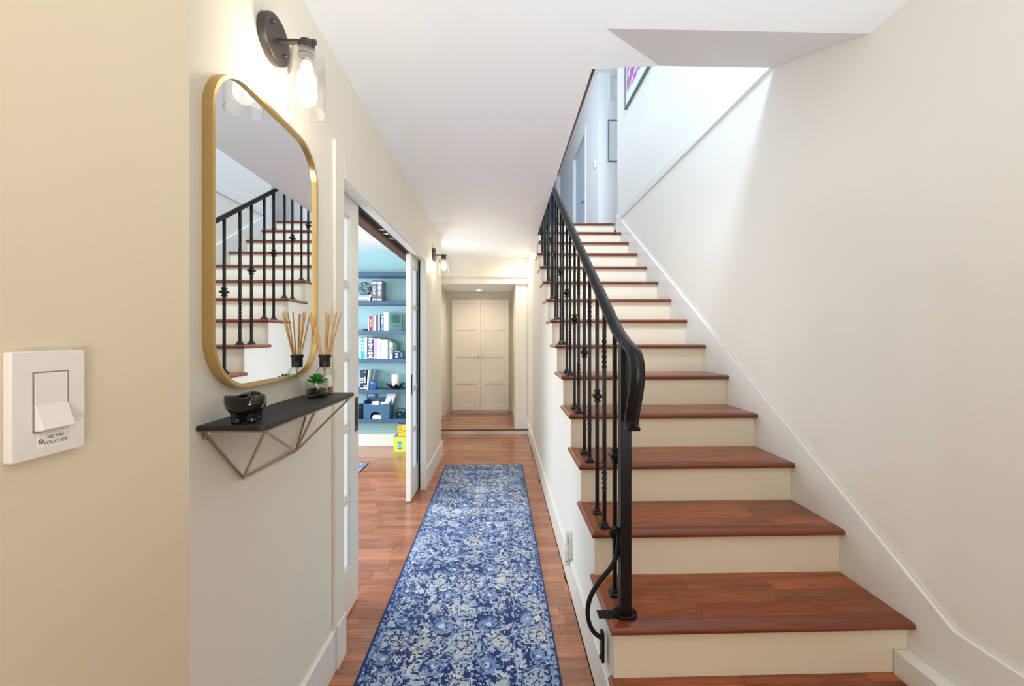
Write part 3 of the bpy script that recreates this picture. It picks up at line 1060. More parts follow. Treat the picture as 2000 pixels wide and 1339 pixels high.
oz = Z[5] + .112
sheet_stack('paper_stack', 'loose white papers at the left inside the organizer', -1.6660, 5.05, oz + .03, .085, .05, .06, 75, 4, 8)
sheet_stack('paper_stack', 'white papers standing in the middle of the organizer', -1.5688, 5.04, oz + .045, .085, .08, .05, 70, -5, -6)
sheet_stack('paper_stack', 'crumpled pale papers at the right inside the organizer', -1.4621, 5.04, oz + .045, .10, .07, .045, 68, 3, 4)
sheet_stack('paper_stack', 'white papers lying in the front slot of the organizer', -1.5468, 5.02, Z[5] + .002, .105, .11, .045, 0, 2, 5)
np_ = thing('notepad', 'white notepad with a dark back leaning at the rear of the organizer', 'notepad', (-1.4244, 5.06, oz + .06))
MB().box(-1.4244 - .052, -1.4244 + .052, 5.055, 5.061, oz + .06, oz + .20).build('sheets', PAPER, np_)
MB().box(-1.4244 - .054, -1.4244 + .054, 5.0612, 5.066, oz + .058, oz + .202).build('back_board', BLACKP, np_)
np_.rotation_euler = (R(-14), R(14), 0)
pc = thing('postcard', 'small framed picture card with a grey frame behind the organizer papers', 'picture', (-1.6001, 5.165, Z[5]))
MB().box(-1.7328, -1.6166, 5.165, 5.178, Z[5], Z[5] + .345).build('frame', bm_((70, 84, 128)), pc)
MB().box(-1.7211, -1.6296, 5.1635, 5.165, Z[5] + .24, Z[5] + .335).build('picture', bm_((120, 140, 186)), pc)
MB().box(-1.6858, -1.6336, 5.1622, 5.1635, Z[5] + .295, Z[5] + .325).build('picture_print', bm_((214, 170, 190)), pc)
MB().box(-1.7185, -1.6336, 5.1622, 5.1635, Z[5] + .255, Z[5] + .275).build('picture_print', bm_((170, 214, 236)), pc)
drum = thing('round_tin', 'dark round lidded tin at the left of the organizer box', 'tin', (-1.7694, 5.05, Z[5]))
MB().lathe([(.002, 0), (.062, 0), (.064, .004), (.064, .130), (.002, .130)], (-1.7756, 5.05, Z[5]), 28).build('body', mat('dark_tin', (22, 40, 60), .3, .3), drum, smooth=40)
MB().lathe([(.002, .130), (.067, .130), (.067, .160), (.05, .172), (.002, .172)], (-1.7756, 5.05, Z[5]), 28).build('lid', mat('tin_lid', (30, 56, 84), .3, .3), drum, smooth=40)
cb = MB()
cr = random.Random(9)
ccx, ccy = -1.2577, 5.045
for k in range(7):
    rad = cr.uniform(.030, .060)
    tilt = cr.uniform(.15, 1.1)
    a0 = cr.uniform(0, 6.28)
    ox, oy = cr.uniform(-.055, .055), cr.uniform(-.02, .03)
    pts = []
    for q in range(30):
        t = 2 * PI * q / 30
        x, yv, zz = rad * math.cos(t) * 1.1, rad * math.sin(t) * math.cos(tilt), rad * math.sin(t) * math.sin(tilt)
        pts.append((ccx + ox + x * math.cos(a0) - yv * math.sin(a0) * .5, ccy + oy + (x * math.sin(a0) + yv * math.cos(a0)) * .7, Z[5] + .006 + rad * math.sin(tilt) * 1.0 + zz + cr.uniform(0, .002) + .012 * (k % 3)))
    cb.tube(pts, .0055, 6, True)
cb.box(ccx - .09, ccx - .05, ccy - .06, ccy - .02, Z[5], Z[5] + .03)
tag(cb.build('cable_coil', mat('navy_cable', (20, 26, 56), .35), None, smooth=60), 'tangled coil of dark cables at the right end of the lowest shelf', 'cables')

# yellow boxes on the study floor
yb1 = thing('yellow_box', 'larger lime yellow box with a blue label, on the study floor', 'box', (-1.2, 4.99, 0))
LIME, YEL, GREYT = mat('lime_card', (206, 222, 84), .5), mat('yellow_card', (232, 196, 58), .5), mat('grey_lid', (110, 128, 146), .5)
MB().box(-1.317, -1.03, 4.88, 5.14, 0, .188).build('box_body', LIME, yb1, .002)
MB().box(-1.317, -1.03, 4.88, 5.14, .188, .191).build('top', GREYT, yb1)
MB().box(-1.262, -1.222, 4.878, 4.88, .042, .128).build('label', bm_((120, 190, 220)), yb1)
MB().box(-1.264, -1.220, 4.877, 4.8785, .118, .128).build('label_bar', bm_((30, 60, 70)), yb1)
MB().box(-1.264, -1.220, 4.877, 4.8785, .040, .050).build('label_bar', bm_((30, 60, 70)), yb1)
yb2 = thing('yellow_box', 'smaller golden yellow box stacked on the lime yellow one', 'box', (-1.15, 5.0, .191))
MB().box(-1.272, -1.06, 4.90, 5.13, .1915, .335).build('box_body', YEL, yb2, .002)
MB().box(-1.272, -1.06, 4.90, 5.13, .335, .341).build('top', bm_((60, 84, 130)), yb2)
for zz in (.315, .285, .262, .235):
    MB().box(-1.262, -1.215, 4.8985, 4.90, zz, zz + .006).build('print_line', bm_((150, 110, 40)), yb2)
MB().box(-1.208, -1.18, 4.8985, 4.90, .252, .262).build('print_block', bm_((30, 30, 30)), yb2)


# ---------------------------------------------------------------- rugs
def vnoise(sh, cell, seed):
    g = np.random.RandomState(seed)
    h, w_ = sh
    gy, gx = int(h / cell) + 3, int(w_ / cell) + 3
    a = g.rand(gy, gx)
    yy, xx = np.arange(h) / cell, np.arange(w_) / cell
    y0, x0 = yy.astype(int), xx.astype(int)
    fy, fx = (yy - y0)[:, None], (xx - x0)[None, :]
    fy, fx = fy * fy * (3 - 2 * fy), fx * fx * (3 - 2 * fx)
    A_ = a[np.ix_(y0, x0)]; B_ = a[np.ix_(y0, x0 + 1)]; C_ = a[np.ix_(y0 + 1, x0)]; D_ = a[np.ix_(y0 + 1, x0 + 1)]
    return (A_ * (1 - fx) + B_ * fx) * (1 - fy) + (C_ * (1 - fx) + D_ * fx) * fy


def rug_pattern(W, L, step):
    """distressed oriental weave: rosettes, curls and blossoms on navy, guard lines, then wear"""
    nx, ny = int(W / step), int(L / step)
    u = (np.arange(nx) + .5) * step - W / 2
    v = (np.arange(ny) + .5) * step
    U, V = np.meshgrid(u, v)
    sh = U.shape
    n1 = lambda c, s: vnoise(sh, c / step, s)
    Uw = U + (n1(.04, 1) - .5) * .016 + (n1(.012, 2) - .5) * .006
    Vw = V + (n1(.04, 3) - .5) * .016 + (n1(.012, 4) - .5) * .006
    aU = np.abs(Uw)
    val = np.zeros(sh)          # 0 navy .. 1 pale
    warm = np.zeros(sh)
    g = np.random.RandomState(21)

    def win(cu, cv, r):
        return (slice(max(0, int((cv - r) / step)), max(0, int((cv + r) / step))), slice(max(0, int((cu + W / 2 - r) / step)), max(0, int((cu + W / 2 + r) / step))))

    def ros(cu, cv, r, lobes, ph, inner=1):
        s = win(cu, cv, r * 1.6)
        d = np.hypot(Uw[s] - cu, Vw[s] - cv)
        a = np.arctan2(Vw[s] - cv, Uw[s] - cu)
        q = d / (r * (1 + .09 * np.cos(lobes * a + ph)))
        x = val[s]
        x = np.where(q < 1.34, .0, x)
        x = np.where((q > 1.12) & (q < 1.26), .62, x)
        x = np.where(q < 1.0, .78, x)
        if inner:
            x = np.where((q < .80) & (q > .72), .05, x)
            x = np.where((q < .68) & (q > .40) & (np.cos(lobes * a + ph) < -.45), .12, x)
            x = np.where((q < .36) & (q > .26), .05, x)
        val[s] = x
        warm[s] = np.where(q < .7, 1, warm[s])

    def curl(cu, cv, r, sg):
        s = win(cu, cv, r * 1.5)
        d = np.hypot(Uw[s] - cu, Vw[s] - cv)
        a = np.arctan2(Vw[s] - cv, (Uw[s] - cu) * sg)
        q = d / r
        sp = q - (.45 + .5 * (a + PI) / (2 * PI))
        x = val[s]
        x = np.where(q < 1.2, .0, x)
        x = np.where(q < 1.0, .6, x)
        x = np.where((np.abs(sp) < .075) & (q < 1.0), .0, x)
        x = np.where(q < .26, .9, x)
        val[s] = x

    for k in range(int(W * L * 900)):
        cu, cv, r = g.uniform(-W / 2, W / 2), g.uniform(0, L), g.uniform(.008, .019)
        s = win(cu, cv, .03)
        d = np.hypot(Uw[s] - cu, Vw[s] - cv)
        a = np.arctan2(Vw[s] - cv, Uw[s] - cu)
        m_ = d < r * (1 + .32 * np.cos(5 * a + cu * 90))
        val[s] = np.where(m_, g.uniform(.6, 1), val[s])
        val[s] = np.where(d < r * .28, .1, val[s])
        if g.rand() < .35:
            warm[s] = np.where(m_, 1, warm[s])
    P_ = .46
    y_ = -.12
    k = 0
    while y_ < L + .3:
        ros(0, y_, .074, 8, k)
        ros(0, y_ + P_ * .5, .045, 6, k)
        for sg in (-1, 1):
            curl(sg * .112, y_ + P_ * .27, .055, sg)
            curl(sg * .112, y_ - P_ * .25, .048, -sg)
            ros(sg * .172, y_ + P_ * .03, .034, 6, k, 0)
            ros(sg * .165, y_ + P_ * .52, .036, 5, k, 0)
            ros(sg * .318, y_ + P_ * .10, .058, 7, k + 1)
            ros(sg * .318, y_ + P_ * .60, .050, 6, k + 2)
            curl(sg * .300, y_ + P_ * .35, .040, sg)
            curl(sg * .336, y_ + P_ * .85, .038, -sg)
        k += 1
        y_ += P_
    for e, w_, t in ((.226, .0024, 0.0), (.235, .0034, .7), (.244, .0024, 0.0), (.376, .0022, .0), (.384, .0036, .65), (.392, .0022, 0)):
        val[:] = np.where(np.abs(aU - e) < w_, t, val)
    val[:] = np.where(aU > .394, np.where(np.sin(V * 2 * PI / .036 + np.sign(U) * aU * 120) > .1, .6, .03), val)
    # wear: pale flecks in the navy, navy flecks in the pale, in patches
    fine = n1(.0066, 8) * .45 + n1(.014, 9) * .55
    patch = n1(.20, 10) * .65 + n1(.08, 12) * .35
    val[:] = np.where((val < .3) & (fine > .71 - .26 * patch), .45 + .5 * n1(.01, 13), val)
    val[:] = np.where((val > .4) & (fine < .17 + .28 * (1 - patch)), .1, val)
    val[:] = val * (.86 + .26 * patch) + (fine - .5) * .10
    val = np.clip((val - .45) * 1.4 + .37, 0, 1)
    navy, mid, light, cream = (np.array(lin(c)) for c in ((26, 48, 110), (92, 132, 190), (212, 221, 230), (232, 228, 206)))
    t = val[..., None]
    wn = (warm * np.clip((n1(.12, 15) - .4) * 5, 0, 1))[..., None]
    col = np.where(t < .5, navy + (mid - navy) * (t / .5), mid + ((light * (1 - wn) + cream * wn) - mid) * ((t - .5) / .5))
    edge = (np.abs(U) > W / 2 - .006) | (V < .006) | (V > L - .006)
    col = np.where(edge[..., None], navy * .8, col)
    return nx, ny, col


def pile_mat():
    m, nt, p = new_mat('rug_pile')
    a = nt.nodes.new('ShaderNodeVertexColor')
    a.layer_name = 'weave'
    tc = nt.nodes.new('ShaderNodeTexCoord')
    n = nt.nodes.new('ShaderNodeTexNoise')
    n.inputs['Scale'].default_value = 420
    nt.links.new(tc.outputs['Object'], n.inputs['Vector'])
    mr = nt.nodes.new('ShaderNodeMapRange')
    mr.inputs['From Min'].default_value = .3
    mr.inputs['From Max'].default_value = .7
    mr.inputs['To Min'].default_value = .72
    mr.inputs['To Max'].default_value = 1.28
    nt.links.new(n.outputs['Fac'], mr.inputs['Value'])
    hs = nt.nodes.new('ShaderNodeHueSaturation')
    nt.links.new(mr.outputs[0], hs.inputs['Value'])
    nt.links.new(a.outputs['Color'], hs.inputs['Color'])
    nt.links.new(hs.outputs[0], p.inputs['Base Color'])
    p.inputs['Roughness'].default_value = 0.85
    p.inputs['Specular IOR Level'].default_value = 0.15
    p.inputs['Sheen Weight'].default_value = 0.25
    b = nt.nodes.new('ShaderNodeBump')
    b.inputs['Strength'].default_value = 0.35
    b.inputs['Distance'].default_value = 0.002
    nt.links.new(n.outputs['Fac'], b.inputs['Height'])
    nt.links.new(b.outputs[0], p.inputs['Normal'])
    return m


PILE = pile_mat()
BIND = mat('navy_binding', (40, 50, 96), .8, vary=.15, scale=200)


def rug(name, W, L, step, corner, rz, label, z=.009):
    nx, ny, col = rug_pattern(W, L, step)
    xs = np.linspace(0, W, nx + 1) - W / 2
    ys = np.linspace(0, L, ny + 1)
    X, Y = np.meshgrid(xs, ys)
    co = np.stack([X, Y, np.full_like(X, z)], -1).reshape(-1, 3)
    idx = (np.arange(ny)[:, None] * (nx + 1) + np.arange(nx)[None, :])
    q = np.stack([idx, idx + 1, idx + nx + 2, idx + nx + 1], -1).reshape(-1, 4)
    me = bpy.data.meshes.new('pile')
    me.vertices.add(len(co)); me.vertices.foreach_set('co', co.ravel())
    me.loops.add(q.size); me.loops.foreach_set('vertex_index', q.ravel().astype(np.int32))
    me.polygons.add(len(q)); me.polygons.foreach_set('loop_start', np.arange(0, q.size, 4, dtype=np.int32))
    me.update(calc_edges=True)
    at = me.color_attributes.new('weave', 'FLOAT_COLOR', 'CORNER')
    cc = np.ones((len(q), 4, 4), dtype=np.float32)
    cc[:, :, :3] = col.reshape(-1, 1, 3)
    at.data.foreach_set('color', cc.ravel())
    me.materials.append(PILE)
    t = thing(name, label, 'rug', corner)
    o = bpy.data.objects.new('pile', me)
    COL.objects.link(o); o.parent = t
    e = .004
    mb = MB().box(-W / 2 - e, -W / 2, -e, L + e, .0005, z).box(W / 2, W / 2 + e, -e, L + e, .0005, z).box(-W / 2, W / 2, -e, 0, .0005, z).box(-W / 2, W / 2, L, L + e, .0005, z)
    b = mb.build('binding', BIND)
    b.parent = t
    t.rotation_euler = (0, 0, rz)
    return t


rug('runner_rug', 0.83, 3.36, 0.0036, (-0.171, 1.01, 0), 0.007, 'long blue and ivory distressed oriental runner on the hall floor')
rug('study_rug', 1.3, 1.9, 0.012, (-2.13, 2.56, 0), 0.0, 'turquoise blue rug whose corner shows on the study floor')

# ---------------------------------------------------------------- things on the left wall
# mirror
mi = thing('wall_mirror', 'wall mirror with rounded corners and a brushed gold frame above the small shelf', 'mirror', (XL, 1.235, 1.27))
ya, yb_, za, zb_ = .964, 1.506, 1.267, 2.088
out = rrect(ya, yb_, za, zb_, .135, 14)
inn = rrect(ya + .009, yb_ - .009, za + .009, zb_ - .009, .126, 14)
n = len(out)
v = [(XL, a, b) for a, b in out] + [(XL + .026, a, b) for a, b in out] + [(XL + .026, a, b) for a, b in inn] + [(XL + .006, a, b) for a, b in inn]
f = []
for i in range(n):
    j = (i + 1) % n
    f += [(i, j, n + j, n + i), (n + i, n + j, 2 * n + j, 2 * n + i), (2 * n + i, 2 * n + j, 3 * n + j, 3 * n + i)]
MB().add(v, f).build('frame', GOLD, mi, smooth=35)
MB().add([(XL + .016, a, b) for a, b in inn], [tuple(range(n))]).build('mirror_glass', MIRROR, mi)


# wall lamps
def sconce(y, z, label):
    s = thing('wall_sconce', label, 'wall lamp', (XL, y, z), 'wall sconces')
    MB().lathe([(.070, 0), (.0705, .002), (.0705, .022), (.068, .025), (.001, .025)], (XL, y, z), 40, axis='X').build('backplate', BRONZE, s, smooth=40)
    for dy, dz in ((-.030, .034), (.034, -.026)):
        MB().lathe([(.006, .025), (.006, .030), (.004, .034), (.001, .035)], (XL, y + dy, z + dz), 12, axis='X').build('screw', BRONZE, s, smooth=40)
    MB().tube([(XL + .025, y, z - .004), (-.573, y, z - .004)], .0085, 14).build('arm', BRONZE, s, smooth=40)
    cx = -.601
    MB().lathe([(.001, .002), (.019, .002), (.023, -.004), (.024, -.046), (.001, -.046)][::-1], (cx, y, z - .004), 24).build('socket', BRONZE, s, smooth=40)
    zt = z - .044
    g = MB().lathe([(.024, 0), (.044, -.001), (.050, -.004), (.0525, -.011), (.0530, -.172), (.0540, -.177), (.0510, -.177), (.0505, -.172), (.0500, -.013), (.048, -.008), (.043, -.005), (.024, -.004)], (cx, y, zt), 40, closed=True)
    g.build('glass_shade', GLASS, s, smooth=50)
    bl = MB().lathe([(.001, -.118), (.011, -.116), (.020, -.109), (.0265, -.096), (.028, -.083), (.0255, -.066), (.018, -.048), (.0140, -.034), (.0135, -.026), (.001, -.026)], (cx, y, zt), 24)
    bl.build('bulb', BULBM, s, smooth=60)
    MB().lathe([(.0135, -.026), (.0138, -.012), (.012, 0)], (cx, y, zt), 18).build('bulb_cap', CHROME, s, smooth=40)
    return s


sconce(1.244, 2.315, 'wall sconce with bronze plate and clear glass shade above the gold mirror')
sconce(4.145, 2.254, 'wall sconce with clear glass shade beyond the sliding doors')

# wall shelf
SZ = 1.195
sh = thing('wall_shelf', 'black wooden wall shelf on a champagne wire truss bracket below the mirror', 'shelf', (XL, 1.2, SZ))
c = .014
MB().prism([(XL + .001, .945), (-.5510 - c, .945), (-.5510, .945 + c * .7), (-.5510, 1.510 - c * .7), (-.5510 - c, 1.510), (XL + .001, 1.510)], 'Z', SZ - .012, SZ).build('shelf_board', SHELFB, sh, .001)
zw = SZ - .016
FLp, FRp, WLp, WRp, FMp = (-.561, .958, zw), (-.561, 1.494, zw), (XL + .006, .963, zw), (XL + .006, 1.494, zw), (-.559, 1.205, zw)
A1, A2 = (XL + .008, 1.104, 1.018), (XL + .010, 1.376, 1.013)
wires = [(WLp, FLp), (FLp, FRp), (FRp, WRp), (WRp, WLp), (WLp, A1), (FLp, A1), (FLp, A2), (A1, A2), (FMp, A2), (FRp, A2), (WRp, A2)]
for a, b in wires:
    MB().tube([a, b], .0036, 8).build('wire_rod', CHAMP, sh, smooth=60)
for q in (WLp, WRp):
    tb = MB().lathe([(.011, 0), (.011, .003), (.001, .003)], (XL + .001, q[1] + .012, q[2] - .012), 14, axis='X').build('bracket_tab', CHAMP, sh, smooth=40)
    MB().lathe([(.006, .003), (.005, .006), (.001, .0065)], (XL + .001, q[1] + .012, q[2] - .012), 10, axis='X').build('screw', CHROME, tb, smooth=40)

# black ceramic bowl on stubby legs
bw = MB()
bx_, by_ = -.624, .992
NB = 48


def ring(r, z, lob, zl):
    o = []
    for k in range(NB):
        a = 2 * PI * k / NB
        q = 1 + lob * math.cos(3 * a + .9)
        o.append((bx_ + r * q * math.cos(a), by_ + r * q * math.sin(a), SZ + z + zl * math.cos(3 * a + .9)))
    return o


rings = [ring(*q) for q in ((.004, .022, 0, 0), (.024, .022, 0, 0), (.034, .026, .02, 0), (.0405, .034, .05, 0), (.0435, .046, .07, .001), (.043, .057, .10, .002), (.0405, .0655, .13, .003), (.0375, .067, .14, .003), (.036, .063, .14, .003), (.0355, .052, .10, .002), (.026, .036, .04, 0), (.004, .032, 0, 0))]
v = [p for r_ in rings for p in r_]
f = [tuple(range(NB))[::-1], tuple(range((len(rings) - 1) * NB, len(rings) * NB))]
for i in range(len(rings) - 1):
    for k in range(NB):
        a, b = i * NB + k, i * NB + (k + 1) % NB
        f.append((a, b, b + NB, a + NB))
bw.add(v, f)
for k in range(4):
    a = PI / 4 + k * PI / 2 + .25
    lx_, ly_ = bx_ + .0235 * math.cos(a), by_ + .0235 * math.sin(a)
    bw.lathe([(.002, .0), (.0105, .0), (.0115, .003), (.0110, .012), (.0125, .022), (.0155, .032), (.002, .034)], (lx_, ly_, SZ), 18)
o = bw.build('ceramic_bowl', BLACKC, None, smooth=180)
rm = o.modifiers.new('remesh', 'REMESH')
rm.mode = 'VOXEL'
rm.voxel_size = .0017
rm.use_smooth_shade = True
sm = o.modifiers.new('smooth', 'SMOOTH')
sm.factor = .5
sm.iterations = 6
tag(o, 'glossy black ceramic bowl with pinched rim on stubby legs, on the wall shelf', 'bowl')

# succulent in a glass pot
px_, py_ = -.643, 1.402
ps = thing('potted_succulent', 'green succulent with pebbles and soil in a clear glass pot on the wall shelf', 'plant', (px_, py_, SZ))
MB().lathe([(.001, 0), (.032, 0), (.035, .003), (.0365, .012), (.037, .053), (.0352, .053), (.0345, .012), (.001, .009)], (px_, py_, SZ), 36).build('glass_pot', GLASS2, ps, smooth=50)
MB().lathe([(.001, .010), (.0335, .010), (.0338, .026), (.028, .0285), (.001, .029)], (px_, py_, SZ), 28).build('soil', mat('dark_soil', (40, 30, 26), .95, vary=.4, scale=300, bump=.5), ps, smooth=50)
pb = MB()
sr = random.Random(4)
for k in range(170):
    rr_ = .0325 * math.sqrt(sr.random()) if k < 90 else .0315
    a = sr.uniform(0, 2 * PI)
    s = sr.uniform(.0022, .0036)
    zz = SZ + (.030 + sr.uniform(0, .012) if k >= 90 else .040 + sr.uniform(-.006, .003))
    cx, cy = px_ + rr_ * math.cos(a), py_ + rr_ * math.sin(a)
    pb.lathe([(s * .3, -s * .7), (s, -s * .2), (s * .9, s * .4), (s * .2, s * .75)], (cx, cy, zz), 6, sr.uniform(0, 3))
pb.build('pebbles', mat('pale_pebbles', (222, 208, 188), .8, vary=.3, scale=260), ps, smooth=80, kind='stuff')
LEAF = mat('succulent_green', (38, 132, 46), .45, vary=.3, scale=50)
for tier, (nl, L, el, z0) in enumerate(((9, .037, 16, .046), (8, .034, 38, .049), (6, .027, 60, .052), (3, .018, 80, .054))):
    for k in range(nl):
        a = 2 * PI * (k + .5 * (tier % 2)) / nl + .2
        d = Vector((math.cos(a) * math.cos(R(el)), math.sin(a) * math.cos(R(el)), math.sin(R(el))))
        sd = Vector((-math.sin(a), math.cos(a), 0))
        up = d.cross(sd) * -1
        prof = [(0, .35), (.3, .75), (.55, 1.0), (.8, .75), (1, .04)]
        v, f = [], []
        for t, wdt in prof:
            c0 = Vector((px_, py_, SZ + z0)) + d * (L * t) + Vector((0, 0, .006 * t * t))
            W_ = .0072 * wdt
            v += [c0 + sd * W_, c0 + up * W_ * .35, c0 - sd * W_, c0 - up * W_ * .5]
        for i in range(4):
            for q in range(4):
                f.append((4 * i + q, 4 * i + (q + 1) % 4, 4 * i + 4 + (q + 1) % 4, 4 * i + 4 + q))
        f += [(3, 2, 1, 0), (16, 17, 18, 19)]
        MB().add(v, f).build('leaf', LEAF, ps, smooth=50)

# reed diffuser
dx_, dy_ = -.646, 1.473
rd = thing('reed_diffuser', 'clear glass reed diffuser with black collar and rattan sticks behind the succulent', 'diffuser', (dx_, dy_, SZ))
MB().lathe([(.001, 0), (.027, 0), (.030, .003), (.031, .010), (.031, .074), (.0295, .084), (.024, .093), (.016, .100), (.014, .106), (.0125, .106), (.0145, .099), (.022, .091), (.0275, .083), (.029, .074), (.029, .010), (.026, .006), (.001, .005)], (dx_, dy_, SZ), 32).build('bottle', GLASS2, rd, smooth=50)
MB().lathe([(.001, .006), (.0255, .0065), (.0285, .011), (.0285, .026), (.001, .026)], (dx_, dy_, SZ), 28).build('liquid', glass_mat('amber_liquid', (.86, .55, .25), .1, .3, .05), rd, smooth=50)
MB().lathe([(.008, .099), (.0185, .099), (.0185, .130), (.0225, .138), (.0225, .143), (.010, .143)], (dx_, dy_, SZ), 28, closed=True).build('collar', BLACKP, rd, smooth=35)
lv, lf = [], []
for k in range(9):
    a = R(-118 + k * 12)
    for zz in (.028, .070):
        lv.append((dx_ + .0313 * math.cos(a), dy_ + .0313 * math.sin(a), SZ + zz))
for k in range(8):
    lf.append((2 * k, 2 * k + 2, 2 * k + 3, 2 * k + 1))
lb = MB().add(lv, lf).build('paper_label', LABELM, rd, smooth=60)
for zz in (.060, .055, .050, .044):
    q = MB()
    vv = []
    for k in range(7):
        a = R(-100 + k * 9)
        for dz in (0, .0012):
            vv.append((dx_ + .0316 * math.cos(a), dy_ + .0316 * math.sin(a), SZ + zz + dz))
    q.add(vv, [(2 * k, 2 * k + 2, 2 * k + 3, 2 * k + 1) for k in range(6)]).build('label_print', INK, lb)
for k, (ex, ey) in enumerate(((-.036, -.030), (-.050, -.012), (-.020, -.028), (.004, .03), (.020, -.022), (.036, .006), (.052, .012), (.030, .030), (-.012, .034), (.045, -.012))):
    b0 = Vector((dx_ - ex * .32, dy_ - ey * .32, SZ + .012))
    t1 = Vector((dx_ + ex * 1.05, dy_ + ey * 1.05, SZ + .296 + sr.uniform(-.008, .01)))
    MB().tube([b0, t1], .0025, 7).build('reed', REEDM, rd, smooth=60)

# light switch on the foreground wall
XE = -.52
sw = thing('light_switch', 'white light switch plate with a pressed rocker and small sticker, on the near wall', 'switch', (XE, 0.4650, 1.327))
MB().prism([(a, b) for a, b in rrect(0.4281, 0.5021, 1.2685, 1.3865, .003, 4)], 'X', XE, XE + .009).build('plate', SWITCHM, sw, .0015)
xs = XE + .009
MB().box(xs - .0006, xs + .0004, 0.4470, 0.4830, 1.2965, 1.3635).build('rocker_gap', mat('switch_gap', (140, 128, 116), .8), sw)
MB().box(xs, xs + .0012, 0.4485, 0.4815, 1.3265, 1.3620).build('rocker_top', SWITCHM, sw, .0006)
MB().prism([(xs, 1.327), (xs + .0013, 1.327), (xs + .0105, 1.3005), (xs + .0085, 1.2985), (xs, 1.2985)], 'Y', 0.4485, 0.4815).build('rocker_paddle', SWITCHM, sw, .0006)
st = MB().box(xs, xs + .0005, 0.4520, 0.4803, 1.2785, 1.2940).build('sticker', LABELM, sw)
for s_, zz in (('NE PAS', 1.2895), ('TOUCHER', 1.2833)):
    text('lettering', s_, .0053, (xs + .0008, 0.4690, zz), (0, 1, 0), (0, 0, 1), INK, st, 1.0)
MB().tube([(xs + .0008, .4543 + .0022 * math.cos(2 * PI * k / 24), 1.2862 + .0022 * math.sin(2 * PI * k / 24)) for k in range(24)], .00042, 4, True).build('prohibition_sign', INK, st)
MB().tube([(xs + .0008, .4543 - .0015, 1.2862 + .0015), (xs + .0008, .4543 + .0015, 1.2862 - .0015)], .00042, 4).build('prohibition_bar', INK, st)

# socket with plugged in devices on the stair's side wall
ol = thing('wall_outlet', 'white wall socket with two plugged in white devices low beside the stair', 'outlet', (XS, 2.2200, .22))
MB().box(XS - .0195, XS - .014, 2.1920, 2.2620, .150, .297).build('cover_plate', TRIMM, ol, .0015)
MB().box(XS - .0145, XS, 2.1920, 2.2620, BBH + .002, .297).build('backing', TRIMM, ol)
MB().prism([(2.1980 + a, .280 + b) for a, b in rrect(-.0, .05, -.04, .045, .012, 5)], 'X', XS - .036, XS - .0205).build('night_light', WHITEW, ol, .004)
d2 = MB().box(XS - .043, XS - .0205, 2.1880, 2.2480, .140, .232).build('plug_adapter', TRIMM, ol, .004)
MB().lathe([(.003, 0), (.003, .0012)], (XS - .032, 2.1868, .165), 10, axis='Y').build('indicator_dot', INK, d2)

# ---------------------------------------------------------------- wardrobe
wd = thing('wardrobe', 'tall white two door wardrobe with panelled doors at the end of the hall', 'wardrobe', (-.375, 7.3, FZ))
wx0, wx1, wz1 = -.872, .122, 2.062
MB().box(wx0, wx1, 7.022, 7.60, FZ + .05, wz1).build('carcass', WHITEW, wd, .002)
MB().box(wx0 + .004, wx1 - .004, 7.04, 7.58, FZ, FZ + .05).build('plinth', WHITEW, wd)
WDM = mat('wardrobe_white', (240, 236, 226), .4, vary=.01)
for x0, x1, s in ((wx0, -.3765, 1), (-.3735, wx1, -1)):
    d = MB()
    zb0, zt0 = FZ + .052, wz1
    fw = .075
    rails = 5
    ph = (zt0 - zb0 - fw * rails) / 4
    d.box(x0, x0 + fw, 7.0, 7.02, zb0, zt0).box(x1 - fw, x1, 7.0, 7.02, zb0, zt0)
    for k in range(5):
        z0 = zb0 + k * (ph + fw)
        d.box(x0 + fw, x1 - fw, 7.0, 7.02, z0, z0 + fw)
    dd = d.build('door', WDM, wd, .002)
    for k in range(4):
        z0 = zb0 + fw + k * (ph + fw)
        MB().box(x0 + fw, x1 - fw, 7.013, 7.019, z0, z0 + ph).build('panel', WDM, dd)
    xh = (x1 - .036) if s == 1 else (x0 + .036)
    MB().tube([(xh, 7.0, 1.08), (xh, 6.982, 1.085), (xh, 6.978, 1.035), (xh, 6.982, 1.03)], .006, 8).build('handle', GOLD, dd, smooth=50)

# recessed downlight in the low ceiling
dl = thing('downlight', 'round recessed downlight glowing in the low ceiling before the wardrobe', 'ceiling light', (-.38, 6.7, 2.19))
MB().lathe([(.044, -.004), (.062, -.004), (.064, 0), (.044, 0)], (-.38, 6.7, 2.19), 28, closed=True).build('rim', TRIMM, dl, smooth=40)
MB().lathe([(.044, -.002), (.044, 0)], (-.38, 6.7, 2.19), 28).build('diffuser', DOWNM, dl)

d2 = dup(dl, (0.32, 5.5, CZ(5.5) + .001), 'round recessed downlight in the hall ceiling beside the stair wall')

